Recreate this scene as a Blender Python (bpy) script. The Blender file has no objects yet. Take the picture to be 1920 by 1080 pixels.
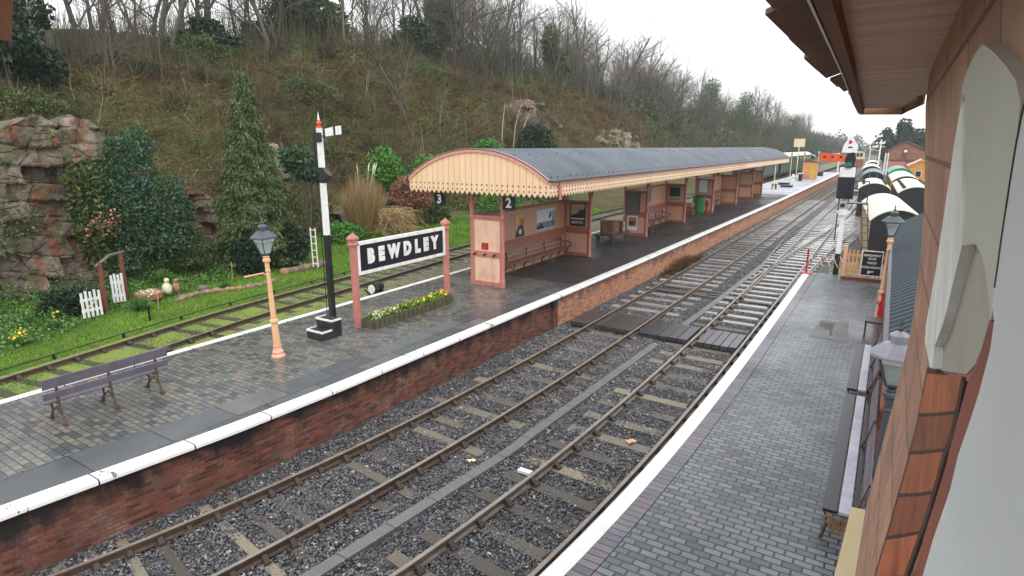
import bpy, math, random
import numpy as np
from mathutils import Vector, Matrix, noise as mnoise
R = math.radians
random.seed(7); RNG = np.random.default_rng(7)
scene = bpy.context.scene
COL = scene.collection

# ------------------------------------------------------------------ materials
def C(r, g, b):
    f = lambda c: (c/255/12.92) if c/255 <= 0.04045 else ((c/255+0.055)/1.055)**2.4
    return (f(r), f(g), f(b), 1)

class NT:
    """small node-tree helper"""
    def __init__(s, name):
        s.m = bpy.data.materials.new(name); s.m.use_nodes = True
        s.t = s.m.node_tree; s.n = s.t.nodes; s.n.clear()
        s.out = s.n.new('ShaderNodeOutputMaterial'); s.b = s.n.new('ShaderNodeBsdfPrincipled')
        s.t.links.new(s.b.outputs[0], s.out.inputs[0])
        tc = s.n.new('ShaderNodeTexCoord'); s.obj = tc.outputs['Object']
    def lk(s, a, b):
        if hasattr(a, 'links') or isinstance(a, bpy.types.NodeSocket): s.t.links.new(a, b)
        else: b.default_value = a
    def noise(s, scale, detail=4, rough=.6, vec=None, stretch=None, dist=0):
        n = s.n.new('ShaderNodeTexNoise'); n.inputs['Scale'].default_value = scale
        n.inputs['Detail'].default_value = detail; n.inputs['Roughness'].default_value = rough
        n.inputs['Distortion'].default_value = dist
        v = vec or s.obj
        if stretch:
            mp = s.n.new('ShaderNodeMapping'); mp.inputs['Scale'].default_value = stretch
            s.lk(v, mp.inputs['Vector']); v = mp.outputs[0]
        s.lk(v, n.inputs['Vector']); return n.outputs['Fac']
    def voro(s, scale, out='Color', vec=None, feature='F1'):
        n = s.n.new('ShaderNodeTexVoronoi'); n.feature = feature; n.inputs['Scale'].default_value = scale
        s.lk(vec or s.obj, n.inputs['Vector']); return n.outputs[out]
    def ramp(s, fac, stops, interp='LINEAR'):
        n = s.n.new('ShaderNodeValToRGB'); cr = n.color_ramp; cr.interpolation = interp
        while len(cr.elements) < len(stops): cr.elements.new(.5)
        for e, (p, c) in zip(cr.elements, stops):
            e.position = p; e.color = c if hasattr(c, '__len__') else (c, c, c, 1)
        s.lk(fac, n.inputs[0]); return n.outputs[0]
    def mix(s, fac, a, b, mode='MIX'):
        n = s.n.new('ShaderNodeMix'); n.data_type = 'RGBA'; n.blend_type = mode
        s.lk(fac, n.inputs[0]); s.lk(a, n.inputs[6]); s.lk(b, n.inputs[7]); return n.outputs[2]
    def math(s, op, a, b=0.0):
        n = s.n.new('ShaderNodeMath'); n.operation = op; s.lk(a, n.inputs[0]); s.lk(b, n.inputs[1]); return n.outputs[0]
    def sep(s, vec=None):
        n = s.n.new('ShaderNodeSeparateXYZ'); s.lk(vec or s.obj, n.inputs[0]); return n.outputs
    def comb(s, x, y, z=0.0):
        n = s.n.new('ShaderNodeCombineXYZ'); s.lk(x, n.inputs[0]); s.lk(y, n.inputs[1]); s.lk(z, n.inputs[2]); return n.outputs[0]
    def brick(s, vec, w, h, mortar, offset=.5, squash=1.0):
        n = s.n.new('ShaderNodeTexBrick'); n.offset = offset; n.squash = squash
        n.inputs['Scale'].default_value = 1; n.inputs['Brick Width'].default_value = w
        n.inputs['Row Height'].default_value = h; n.inputs['Mortar Size'].default_value = mortar
        n.inputs['Mortar Smooth'].default_value = .15
        n.inputs['Color1'].default_value = (0, 0, 0, 1); n.inputs['Color2'].default_value = (1, 1, 1, 1)
        n.inputs['Mortar'].default_value = (.5, .5, .5, 1); s.lk(vec, n.inputs['Vector'])
        return n.outputs['Color'], n.outputs['Fac']
    def bump(s, h, strength=.3, dist=.02, prev=None):
        n = s.n.new('ShaderNodeBump'); n.inputs['Strength'].default_value = strength
        n.inputs['Distance'].default_value = dist; s.lk(h, n.inputs['Height'])
        if prev is not None: s.lk(prev, n.inputs['Normal'])
        s.lk(n.outputs[0], s.b.inputs['Normal']); return n.outputs[0]
    def rnd(s):
        n = s.n.new('ShaderNodeObjectInfo'); return n.outputs['Random']
    def base(s, c): s.lk(c, s.b.inputs['Base Color'])
    def rough(s, r): s.lk(r, s.b.inputs['Roughness'])

M = {}
def pm(name, c1, c2=None, scale=6, rough=.6, bump=.15, bscale=None, metal=0, rand=0, stretch=None, spec=.5, detail=5, dirt=None):
    t = NT(name)
    c2 = c2 or tuple(x*.72 for x in c1[:3])+(1,)
    f = t.noise(scale, detail, .65, stretch=stretch)
    f = t.ramp(f, [(.3, 0), (.72, 1)])
    col = t.mix(f, c1, c2)
    dirt = (.32 if ('paint' in name or 'panel' in name or 'lamp_' in name) and 'glass' not in name else 0) if dirt is None else dirt
    if dirt:   # weathering: run-down streaks and grimy patches
        dm = t.ramp(t.math('ADD', t.math('MULTIPLY', t.noise(5, 6, .7, stretch=(1, 1, .12)), .6), t.math('MULTIPLY', t.noise(1.3, 5, .7), .45)), [(.5, 0), (.7, dirt)])
        col = t.mix(dm, col, C(96, 82, 70))
    if rand:
        r = t.ramp(t.rnd(), [(0, 1-rand), (1, 1+rand*.6)])
        col = t.mix(1.0, col, r, 'MULTIPLY')
    t.base(col); t.rough(rough); t.b.inputs['Metallic'].default_value = metal
    t.b.inputs['Specular IOR Level'].default_value = spec
    if bump: t.bump(t.noise(bscale or scale*6, 3), bump, .01)
    M[name] = t.m; return t.m

pm('white_paint', C(242, 242, 240), C(220, 220, 216), 7, .5, .1)
pm('edge_white', C(240, 240, 238), C(208, 208, 204), 3, .45, .15, 30)
pm('black_paint', C(28, 27, 30), C(44, 42, 44), 5, .4, .1)
pm('navy_black', C(24, 24, 34), C(32, 31, 42), 4, .35, .05)
pm('salmon_paint', C(196, 130, 118), C(174, 108, 98), 4, .45, .08)
pm('dark_salmon', C(164, 104, 94), C(142, 86, 78), 4, .45, .08)
pm('cream_paint', C(236, 202, 168), C(226, 188, 146), 3, .5, .06)
pm('valance_cream', C(242, 212, 180), C(230, 194, 158), 3, .5, .06)
pm('panel_cream', C(236, 196, 170), C(222, 178, 152), 2.5, .5, .06)
pm('panel_tan', C(210, 170, 142), C(190, 148, 122), 2.5, .5, .06)
pm('lamp_pink', C(224, 162, 138), C(230, 182, 146), 1.6, .42, .06)
pm('lamp_tan', C(234, 190, 146), C(222, 168, 124), 2.2, .42, .06)
pm('barge_pink', C(222, 160, 142), C(204, 138, 120), 4, .45, .08)
pm('lead_grey', C(84, 92, 98), C(66, 72, 78), 7, .45, .1)
pm('wood_dark', C(84, 74, 70), C(58, 50, 48), 3, .45, .25, 30, stretch=(8, 1, 8))
pm('bench_grey', C(112, 106, 118), C(88, 82, 92), 3, .4, .2, 30)
pm('bench_brown', C(138, 104, 92), C(104, 74, 64), 3, .4, .15, 30)
pm('bench_sheen', C(176, 178, 190), C(140, 142, 158), 3, .22, .1, 30)  # pale colour stands in for sky reflected off a wet seat
pm('cast_iron', C(58, 46, 38), C(96, 72, 50), 6, .5, .1)
pm('gold_iron', C(150, 112, 52), C(96, 66, 32), 9, .45, .15)
pm('red_paint', C(186, 28, 34), C(160, 20, 26), 4, .35, .05)
pm('signal_orange', C(226, 92, 40), C(206, 76, 32), 4, .4, .05)
pm('green_paint', C(34, 128, 64), C(26, 104, 52), 4, .4, .05)
pm('teal_glass', C(30, 120, 122), C(24, 96, 100), 4, .15, 0)
pm('coach_green', C(44, 74, 58), C(34, 58, 46), 2, .35, .05)
pm('bright_green', C(36, 150, 104), C(28, 126, 88), 2, .35, .05)
pm('coach_brown', C(94, 58, 44), C(70, 42, 34), 2, .4, .05)
pm('coach_cream', C(226, 216, 176), C(210, 196, 152), 2, .4, .05)
pm('roof_white', C(236, 232, 216), C(206, 204, 178), .8, .5, .08, 6)
pm('roof_grey', C(120, 128, 136), C(98, 106, 116), .8, .5, .1, 6)
pm('soot_black', C(20, 20, 24), C(34, 34, 38), 2, .5, .1)
pm('glass_dark', C(50, 58, 66), C(36, 42, 50), 2, .08, 0)
pm('lamp_glass', C(176, 190, 188), C(140, 156, 154), 3, .08, 0)
pm('hut_orange', C(214, 152, 84), C(196, 130, 66), 2, .5, .08)
pm('fence_tan', C(226, 176, 120), C(196, 138, 88), 3, .5, .1)
pm('rust_brown', C(128, 74, 52), C(92, 54, 42), 3, .7, .3, 30)
pm('timber_brown', C(134, 94, 68), C(98, 66, 48), 3, .7, .3, 20)
pm('stone_grey', C(128, 122, 114), C(92, 86, 80), 3, .85, .5, 14)
pm('stone_pink', C(172, 130, 108), C(140, 104, 86), 4, .8, .4, 16)
pm('steel_rail', C(132, 122, 112), C(100, 88, 78), 5, .35, .1, 40)
pm('rail_rust', C(92, 76, 62), C(66, 54, 46), 6, .5, .3, 40)
pm('chair_iron', C(72, 58, 50), C(52, 44, 40), 8, .6, .3)
pm('steel_bright', C(168, 168, 170), C(130, 130, 132), 3, .3, .05, metal=.3)
pm('soil', C(64, 50, 40), C(46, 36, 28), 5, .9, .5, 20)
pm('suitcase', C(120, 84, 48), C(88, 58, 34), 5, .5, .2)
pm('yellow_bloom', C(238, 206, 40), C(222, 180, 24), 9, .6, 0)
pm('pale_bloom', C(226, 224, 196), C(200, 196, 160), 9, .6, 0)
pm('paper_white', C(222, 224, 226), C(200, 204, 208), 3, .6, 0)
pm('trough_wood', C(96, 92, 66), C(64, 62, 44), 4, .8, .3, 18)
pm('board_wood', C(76, 76, 82), C(54, 54, 58), 2.5, .28, .3, 14, rand=.3, stretch=(6, 1, 6))
pm('board_brown', C(80, 72, 70), C(60, 54, 52), 2.5, .4, .3, 14, rand=.2, stretch=(6, 1, 6))
pm('concrete', C(120, 124, 122), C(96, 100, 98), 2, .7, .3, 40)
pm('lantern_pale', C(168, 168, 178), C(146, 146, 156), 2, .4, .05)
pm('soffit_brown', C(140, 100, 78), C(112, 74, 56), 1.3, .6, .25, 40, stretch=(1, 12, 1))
pm('slate_brown', C(132, 98, 84), C(96, 70, 62), 3, .7, .6, 14)
pm('reveal_shaded', C(196, 194, 184), C(180, 178, 168), 1.5, .7, .12, 30)  # shade on the window jamb put into the base colour
pm('board_white', C(214, 217, 218), C(202, 205, 206), .8, .55, .06, 30)
pm('frame_red', C(146, 78, 56), C(120, 58, 42), 4, .5, .1)
pm('poster_dark', C(50, 60, 52), C(34, 40, 38), 4, .5, 0)
pm('poster_tan', C(196, 180, 142), C(176, 158, 118), 4, .5, 0)
pm('poster_blue', C(128, 150, 172), C(96, 116, 140), 4, .5, 0)
pm('ochre', C(206, 172, 66), C(190, 150, 52), 4, .5, 0)

# ------------------------------------------------------------------ mesh builder
class MB:
    def __init__(s): s.v = []; s.f = []
    def add(s, vs, fs):
        o = len(s.v); s.v += [tuple(p) for p in vs]; s.f += [tuple(i+o for i in f) for f in fs]; return s
    def box(s, x0, y0, z0, x1, y1, z1):
        v = [(x, y, z) for z in (z0, z1) for y in (y0, y1) for x in (x0, x1)]
        return s.add(v, [(0, 2, 3, 1), (4, 5, 7, 6), (0, 1, 5, 4), (2, 6, 7, 3), (0, 4, 6, 2), (1, 3, 7, 5)])
    def bar(s, a, b, w, h, up=(0, 0, 1)):
        a, b = Vector(a), Vector(b); d = (b-a).normalized(); u = Vector(up)
        if abs(d.dot(u)) > .98: u = Vector((0, 1, 0))
        x = d.cross(u).normalized()*w/2; y = x.cross(d).normalized()*h/2
        v = [p+i*x+j*y for p in (a, b) for i, j in ((-1, -1), (1, -1), (1, 1), (-1, 1))]
        return s.add(v, [(3, 2, 1, 0), (4, 5, 6, 7), (0, 1, 5, 4), (1, 2, 6, 5), (2, 3, 7, 6), (3, 0, 4, 7)])
    def tube(s, pts, rad, n=8, cap=True):
        pts = [Vector(p) for p in pts]
        rad = rad if hasattr(rad, '__len__') else [rad]*len(pts)
        vs = []; prev = None
        for i, p in enumerate(pts):
            d = (pts[min(i+1, len(pts)-1)]-pts[max(i-1, 0)])
            d = d.normalized() if d.length > 1e-9 else Vector((0, 0, 1))
            if prev is None:
                x = d.cross(Vector((0, 0, 1)) if abs(d.z) < .9 else Vector((1, 0, 0))).normalized()
            else:
                x = prev-d*prev.dot(d); x = x.normalized() if x.length > 1e-6 else d.orthogonal().normalized()
            prev = x; y = d.cross(x)
            for k in range(n):
                a = 2*math.pi*k/n; vs.append(p+(x*math.cos(a)+y*math.sin(a))*rad[i])
        fs = []
        for i in range(len(pts)-1):
            for k in range(n):
                a = i*n+k; b = i*n+(k+1) % n; fs.append((a, b, b+n, a+n))
        if cap: fs.append(tuple(range(n))[::-1]); fs.append(tuple(range((len(pts)-1)*n, len(pts)*n)))
        return s.add(vs, fs)
    def lathe(s, prof, n=16, cx=0, cy=0, sx=1, sy=1, phase=0):
        vs = []; 
        for r, z in prof:
            for k in range(n):
                a = 2*math.pi*k/n+phase; vs.append((cx+r*math.cos(a)*sx, cy+r*math.sin(a)*sy, z))
        fs = []
        for i in range(len(prof)-1):
            for k in range(n):
                a = i*n+k; b = i*n+(k+1) % n; fs.append((a, b, b+n, a+n))
        fs.append(tuple(range(n))[::-1]); fs.append(tuple(range((len(prof)-1)*n, len(prof)*n)))
        return s.add(vs, fs)
    def prism(s, poly, axis, a, b):
        """extrude 2D polygon; axis x: poly=(y,z); y: poly=(x,z); z: poly=(x,y)"""
        def P(p, t): return (t, p[0], p[1]) if axis == 'x' else (p[0], t, p[1]) if axis == 'y' else (p[0], p[1], t)
        n = len(poly); v = [P(p, a) for p in poly]+[P(p, b) for p in poly]
        f = [tuple(range(n))[::-1], tuple(range(n, 2*n))]
        f += [(i, (i+1) % n, (i+1) % n+n, i+n) for i in range(n)]
        return s.add(v, f)
    def strip(s, L, Rr):
        n = len(L); return s.add(list(L)+list(Rr), [(i, i+1, n+i+1, n+i) for i in range(n-1)])
    def ball(s, c, r, n=10, m=6, sc=(1, 1, 1)):
        prof = [(max(1e-4, r*math.sin(math.pi*i/m)), -r*math.cos(math.pi*i/m)) for i in range(m+1)]
        vs = []; 
        for rr, z in prof:
            for k in range(n):
                a = 2*math.pi*k/n; vs.append((c[0]+rr*math.cos(a)*sc[0], c[1]+rr*math.sin(a)*sc[1], c[2]+z*sc[2]))
        fs = [(i*n+k, i*n+(k+1) % n, (i+1)*n+(k+1) % n, (i+1)*n+k) for i in range(m) for k in range(n)]
        return s.add(vs, fs)
    def build(s, name, m, parent=None, bevel=0, smooth=False, world=False, rot=None):
        me = bpy.data.meshes.new(name); me.from_pydata(s.v, [], s.f); me.validate()
        if smooth: me.polygons.foreach_set('use_smooth', [True]*len(me.polygons))
        me.materials.append(M[m] if isinstance(m, str) else m)
        o = bpy.data.objects.new(name, me); COL.objects.link(o)
        if parent is not None:
            o.parent = parent
            if world: me.transform(Matrix.Translation(-Vector(parent.location)))
        if bevel:
            b = o.modifiers.new('bevel', 'BEVEL'); b.width = bevel; b.segments = 2; b.limit_method = 'ANGLE'
        return o

def fast_mesh(name, verts, faces, m, parent=None, smooth=False):
    """verts (N,3) array, faces (K,n) array of equal-sized polygons"""
    me = bpy.data.meshes.new(name); verts = np.asarray(verts, np.float32); faces = np.asarray(faces, np.int32)
    k, n = faces.shape
    me.vertices.add(len(verts)); me.vertices.foreach_set('co', verts.ravel())
    me.loops.add(k*n); me.loops.foreach_set('vertex_index', faces.ravel())
    me.polygons.add(k); me.polygons.foreach_set('loop_start', np.arange(0, k*n, n, dtype=np.int32))
    me.polygons.foreach_set('loop_total', np.full(k, n, np.int32))
    if smooth: me.polygons.foreach_set('use_smooth', np.ones(k, bool))
    me.update(calc_edges=True); me.materials.append(M[m] if isinstance(m, str) else m)
    o = bpy.data.objects.new(name, me); COL.objects.link(o)
    if parent is not None: o.parent = parent
    return o

def tag(o, label=None, cat=None, group=None, kind=None):
    if label: o['label'] = label
    if cat: o['category'] = cat
    if group: o['group'] = group
    if kind: o['kind'] = kind
    return o
def thing(name, label, cat, loc=(0, 0, 0), rz=0, group=None, tilt=(0, 0)):
    o = bpy.data.objects.new(name, None); COL.objects.link(o); o.location = loc
    o.rotation_euler = (tilt[0], tilt[1], rz); o.empty_display_size = .2
    return tag(o, label, cat, group)
def dup(root, loc, rz=None, label=None, scale=None):
    def rec(o, parent):
        c = o.copy(); COL.objects.link(c)
        if parent is not None: c.parent = parent
        for ch in list(o.children): rec(ch, c)
        return c
    r = rec(root, None); r.location = loc
    if rz is not None: r.rotation_euler[2] = rz
    if scale is not None: r.scale = scale if hasattr(scale, '__len__') else (scale,)*3
    if label: r['label'] = label
    return r
def struct(name, mb, m, **k): o = mb.build(name, m, **k); o['kind'] = 'structure'; return o
def text(parent, s, size, loc, rot, m, name='lettering', ext=.004, off=.0, align='CENTER', sx=1, space=1):
    cu = bpy.data.curves.new(name, 'FONT'); cu.body = s; cu.size = size; cu.align_x = align; cu.align_y = 'CENTER'
    cu.extrude = ext; cu.offset = off; cu.space_character = space; cu.resolution_u = 3
    t = bpy.data.objects.new(name, cu); COL.objects.link(t)
    me = bpy.data.meshes.new_from_object(t); bpy.data.objects.remove(t)
    me.materials.clear(); me.materials.append(M[m])
    o = bpy.data.objects.new(name, me); COL.objects.link(o); o.parent = parent
    o.location = loc; o.rotation_euler = rot; o.scale = (sx, 1, 1)
    return o
def interp(x, xs, ys): return float(np.interp(x, xs, ys))
# ------------------------------------------------------------------ plan curves (X across the tracks, Y along them)
def vA(u): return -7.66-2.2*math.exp(-max(u, .8)/4.3)
def vB(u): return -6.17-1.7*math.exp(-max(u, .8)/5.5)
def vC(u): return -4.40-1.9*math.exp(-max(u, .8)/4.4)
def vD(u): return -3.05-1.6*math.exp(-max(u, .8)/4.2)
def vR(u): return -2.45-1.45*math.exp(-max(u, .8)/3.9)
def vL(u): return interp(u, [-4, 0, 2.3, 4, 5.3, 7.6, 12, 16.5, 24, 33.5, 46, 60, 110, 160],
                         [-9.95, -9.62, -9.40, -9.19, -9.03, -8.89, -8.79, -8.70, -8.56, -8.47, -8.35, -8.25, -8.2, -8.2])
def v3(u): return interp(u, [-8, 0, 5, 8, 11, 15, 20, 30, 45, 70, 110, 300],
                         [-15.2, -15.75, -16.35, -16.95, -17.5, -17.85, -18.3, -18.95, -19.4, -18.8, -17.5, -17])
ZP = .85
def sweep(mb, prof, fn, us, close=False):
    n = len(prof); vs = [(fn(u)+dx, u, z) for u in us for dx, z in prof]
    fs = []
    for i in range(len(us)-1):
        for k in range(n if close else n-1):
            a = i*n+k; b = i*n+(k+1) % n; fs.append((a, b, b+n, a+n))
    if close: fs += [tuple(range(n)), tuple(range((len(us)-1)*n, len(us)*n))[::-1]]
    return mb.add(vs, fs)
US = [u for u in np.concatenate([np.arange(-4, 20, .5), np.arange(20, 60, 2), np.arange(60, 161, 5)])]

# ------------------------------------------------------------------ setting materials
def paving(name, w, h, mortar, stops, mcol, rough=(.18, .55), swap=False, wet=.7, bump=.5, big=.35, mott=.25, curved=False):
    t = NT(name); x, y, z = t.sep()
    if curved:   # courses follow the curve of the platform edge
        ex = t.math('EXPONENT', t.math('DIVIDE', y, -3.9)); x = t.math('ADD', x, t.math('ADD', t.math('MULTIPLY', ex, 1.45), 2.45-.23+3.0))
    vec = t.comb(y, x) if swap else t.comb(x, y)
    # slight irregularity of the joints
    col, fac = t.brick(vec, w, h, mortar, 0 if curved else .5)
    c = t.ramp(col, stops)
    c = t.mix(t.math('MULTIPLY', t.noise(14, 5, .7), mott*2), c, (0.02, 0.02, 0.02, 1))
    g = t.noise(1.1, 4, .6)
    c = t.mix(t.ramp(g, [(.35, 0), (.7, .35)]), c, (.045, .044, .044, 1))
    c = t.mix(fac, c, mcol); t.base(c)
    wetm = t.ramp(t.noise(big, 5, .62, dist=.4), [(.38, rough[1]), (.6, rough[0])])
    r = t.math('ADD', wetm, t.math('MULTIPLY', t.noise(30, 3), .12))
    t.rough(r); t.b.inputs['Specular IOR Level'].default_value = wet
    hgt = t.math('SUBTRACT', t.math('MULTIPLY', t.noise(26, 4, .7), .35), fac)
    tilt = t.math('MULTIPLY', col, .35)
    t.bump(t.math('ADD', hgt, tilt), bump, .012)
    M[name] = t.m
paving('blue_pavers', .212, .112, .0135, [(0, C(78, 88, 95)), (.3, C(100, 111, 119)), (.62, C(118, 128, 136)), (.955, C(128, 136, 142)), (.99, C(132, 122, 118)), (1, C(156, 120, 110))],
       (.022, .024, .026, 1), (.2, .42), wet=.55, bump=.45)
paving('edge_headers', .30, .122, .010, [(0, C(98, 98, 112)), (.5, C(118, 114, 128)), (.85, C(134, 122, 130)), (1, C(124, 104, 106))], (.03, .03, .035, 1), (.25, .45), wet=.5, curved=True)
paving('mixed_pavers', .185, .118, .008, [(0, C(84, 90, 92)), (.3, C(110, 116, 115)), (.65, C(132, 134, 128)), (.87, C(144, 140, 128)), (.97, C(156, 138, 122)), (1, C(174, 138, 118))],
       (.034, .032, .028, 1), (.08, .42), wet=.65, bump=.7, big=.3, mott=.3)
paving('edge_slabs', 1.15, .95, .012, [(0, C(78, 83, 88)), (.5, C(94, 99, 104)), (.92, C(112, 114, 114)), (1, C(122, 114, 104))], (.02, .02, .02, 1), (.12, .4), swap=True, wet=.6, bump=.25, mott=.15)
paving('asphalt', .21, .118, .008, [(0, C(62, 58, 58)), (.6, C(78, 74, 74)), (1, C(96, 90, 88))], (.03, .028, .028, 1), (.28, .6), wet=.4, bump=.35, mott=.2)
paving('pale_concrete', 2.4, 1.6, .012, [(0, C(168, 172, 180)), (1, C(186, 190, 198))], (.2, .2, .22, 1), (.3, .55), wet=.4, bump=.15, mott=.08)
def platform_brick(name, stops, mcol, soot_shade):
    t = NT(name); x, y, z = t.sep()
    col, fac = t.brick(t.comb(y, z), .2, .066, .008)
    c = t.ramp(col, stops)
    c = t.mix(t.ramp(t.noise(1.3, 5, .7), [(.54, 0), (.72, .5)]), c, C(176, 150, 138))
    c = t.mix(fac, c, mcol)
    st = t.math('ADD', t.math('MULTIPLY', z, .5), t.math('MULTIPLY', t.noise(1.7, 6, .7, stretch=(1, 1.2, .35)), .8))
    c = t.mix(t.ramp(st, [(.58, 0), (.74, soot_shade)]) if soot_shade > 0 else 0.0, c, C(30, 26, 28))  # soot stains, with the shade under the coping painted into the same band
    t.base(c); t.rough(t.ramp(t.noise(3), [(.3, .45), (.7, .8)]))
    t.bump(t.math('SUBTRACT', t.math('MULTIPLY', t.noise(30), .4), fac), .6, .012); M[name] = t.m
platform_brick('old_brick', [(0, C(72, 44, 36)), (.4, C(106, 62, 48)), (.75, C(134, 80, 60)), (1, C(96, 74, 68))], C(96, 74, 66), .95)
platform_brick('new_brick', [(0, C(120, 72, 52)), (.3, C(178, 104, 62)), (.65, C(204, 130, 82)), (.88, C(150, 92, 70)), (1, C(84, 62, 62))], C(176, 158, 140), .6)
t = NT('coping_white'); x, y, z = t.sep()
jc, jf = t.brick(t.comb(y, 10.0), 1.35, 60, .012)
c = t.mix(t.ramp(t.noise(2.2, 6, .75), [(.63, 0), (.68, .9)]), C(242, 242, 240), C(206, 206, 204))
wear = t.math('MULTIPLY', t.ramp(t.noise(1.1, 7, .8, stretch=(1, 2.2, 1)), [(.61, 0), (.63, 1)]), t.ramp(y, [(0, 1), (1, 1)]))
c = t.mix(wear, c, C(64, 62, 62)); c = t.mix(jf, c, C(40, 40, 42)); t.base(c); t.rough(.45); t.bump(t.noise(18, 4), .2, .01); M['coping_white'] = t.m

t = NT('ballast')
cell = t.voro(17, 'Color'); sx = t.sep(cell)
c = t.ramp(sx[0], [(0, C(46, 46, 49)), (.45, C(72, 73, 77)), (.85, C(96, 97, 101)), (.97, C(110, 106, 100)), (1, C(150, 146, 140))])
d = t.voro(17, 'Distance'); c = t.mix(t.ramp(d, [(.02, 0), (.07, 0)]), c, c)
g = t.noise(.9, 5, .6); c = t.mix(t.ramp(g, [(.48, 0), (.72, .45)]), c, C(72, 62, 54))
t.base(c); t.rough(.62); t.bump(t.math('MULTIPLY', d, -1.0), .9, .05); M['ballast'] = t.m
t = NT('ballast_stone'); cell = t.voro(21, 'Color'); sx = t.sep(cell)
c = t.ramp(sx[0], [(0, C(58, 58, 60)), (.5, C(98, 99, 103)), (.9, C(136, 136, 140)), (.96, C(130, 120, 112)), (.985, C(196, 190, 182)), (1, C(212, 206, 198))])
g = t.noise(.9, 5, .6); c = t.mix(t.ramp(g, [(.5, 0), (.74, .4)]), c, C(86, 74, 64))
t.base(c); t.rough(.45); M['ballast_stone'] = t.m
t = NT('mossy_ballast')
c = t.ramp(t.sep(t.voro(15, 'Color'))[0], [(0, C(66, 62, 54)), (.6, C(104, 98, 84)), (1, C(150, 144, 130))])
x, y, z = t.sep()
moss = t.ramp(t.math('SUBTRACT', t.noise(2.4, 6, .7), t.ramp(t.math('DIVIDE', y, 100.0), [(.12, 0), (.2, .16)])), [(.36, 0), (.5, .95)])
c = t.mix(moss, c, t.mix(t.noise(20), C(96, 120, 36), C(140, 152, 66))); t.base(c); t.rough(.9)
t.bump(t.noise(40, 3), .8, .03); M['mossy_ballast'] = t.m
t = NT('sleeper_wood'); r = t.rnd()
c = t.ramp(r, [(0, C(74, 68, 62)), (.35, C(92, 86, 78)), (.6, C(112, 104, 90)), (.8, C(128, 120, 104)), (1, C(148, 138, 114))])
c = t.mix(t.ramp(t.noise(9, 6, .75), [(.5, 0), (.66, .5)]), c, C(70, 60, 52))
c = t.mix(t.ramp(t.noise(16, 5, .7), [(.62, 0), (.7, .45)]), c, C(168, 158, 116))
t.base(c); t.rough(.6); t.bump(t.noise(20, 4, stretch=(.3, 4, 4)), .5, .012); M['sleeper_wood'] = t.m
t = NT('sleeper_dark'); c = t.ramp(t.rnd(), [(0, C(46, 40, 36)), (1, C(76, 66, 56))])
c = t.mix(t.ramp(t.noise(8, 5), [(.5, 0), (.65, .6)]), c, C(96, 92, 60)); t.base(c); t.rough(.7); t.bump(t.noise(20, 4), .4, .012); M['sleeper_dark'] = t.m
t = NT('sleeper_sheen'); c = t.ramp(t.rnd(), [(0, C(128, 126, 124)), (1, C(182, 180, 176))])  # pale base colour paints the sky sheen onto wet sleepers
c = t.mix(t.ramp(t.noise(8, 5), [(.5, 0), (.7, .5)]), c, C(84, 78, 74)); t.base(c); t.rough(.18); t.bump(t.noise(20, 4), .2, .012); M['sleeper_sheen'] = t.m
t = NT('hillside')
x, y, z = t.sep()
c = t.mix(t.ramp(t.noise(.35, 6, .65), [(.35, 0), (.65, 1)]), C(84, 64, 48), C(100, 92, 60))
c = t.mix(t.ramp(t.noise(.16, 5, .6), [(.44, 0), (.6, .9)]), c, C(70, 86, 44))
c = t.mix(t.ramp(t.noise(3.5, 5, .7), [(.45, 0), (.75, .6)]), c, C(46, 36, 28))
low = t.math('ADD', z, t.math('MULTIPLY', t.noise(.8, 4), -1.2))
low = t.math('ADD', low, t.ramp(t.math('DIVIDE', y, 100.0), [(.3, 0), (.55, 1)]))
c = t.mix(t.ramp(low, [(0.0, 1), (.40, .05)]), c, t.mix(t.noise(1.6, 6, .7), C(70, 98, 36), C(116, 138, 56)))
t.base(c); t.rough(.95); t.b.inputs['Specular IOR Level'].default_value = .15; t.bump(t.noise(6, 6, .7), .8, .12); M['hillside'] = t.m
t = NT('rough_ground'); c = t.mix(t.ramp(t.noise(.3, 6), [(.4, 0), (.6, 1)]), C(74, 72, 68), C(84, 96, 52)); t.base(c); t.rough(.9); t.bump(t.noise(9, 5), .6, .05); M['rough_ground'] = t.m

# ------------------------------------------------------------------ ground and hill
struct('ground', MB().add([(-1200, -400, -.42), (1200, -400, -.42), (1200, 1700, -.42), (-1200, 1700, -.42)], [(0, 1, 2, 3)]), 'rough_ground')
def toe(u): return np.interp(u, [-30, 8, 14, 25, 40, 70, 110, 200], [26.5, 26.5, 27.5, 28, 29, 31, 33, 38])
def zcrest(u): return np.interp(u, [-60, 0, 16, 25, 31, 42, 60, 85, 100, 120, 150, 230, 400, 900, 1600], [8.5, 8.8, 9.6, 12, 12.8, 13.8, 14.4, 14, 13, 11.8, 11, 11, 9.5, 4, 2])
def hz(v, u, rough=True):
    v = np.asarray(v, float); u = np.asarray(u, float); d = -v; tz = toe(u); zc = zcrest(u)
    f3 = np.interp(d, [14, 15, 19, 21, 24], [-.25, .1, .14, .22, .45])
    gard = np.interp(d, [21, 30], [0, .7])
    t = np.clip((d-tz)/(45-tz), 0, 1)
    z = f3+gard*np.clip((d-21)/5, 0, 1)*.6+(zc-1.1)*(1-(1-t)**1.45)
    z = z+np.clip(d-45, 0, 70)*.13
    if rough:
        a = np.clip((d-21)/8, 0, 1)
        z = z+a*(.35*np.sin(u*.55+d*.4)+.28*np.sin(u*1.3-d*.9+1)+.2*np.sin(u*2.7+d*1.7)+.6*np.sin(u*.17+d*.11+2))*np.clip((d-tz)/4+.15, 0, 1)
    return z
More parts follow.
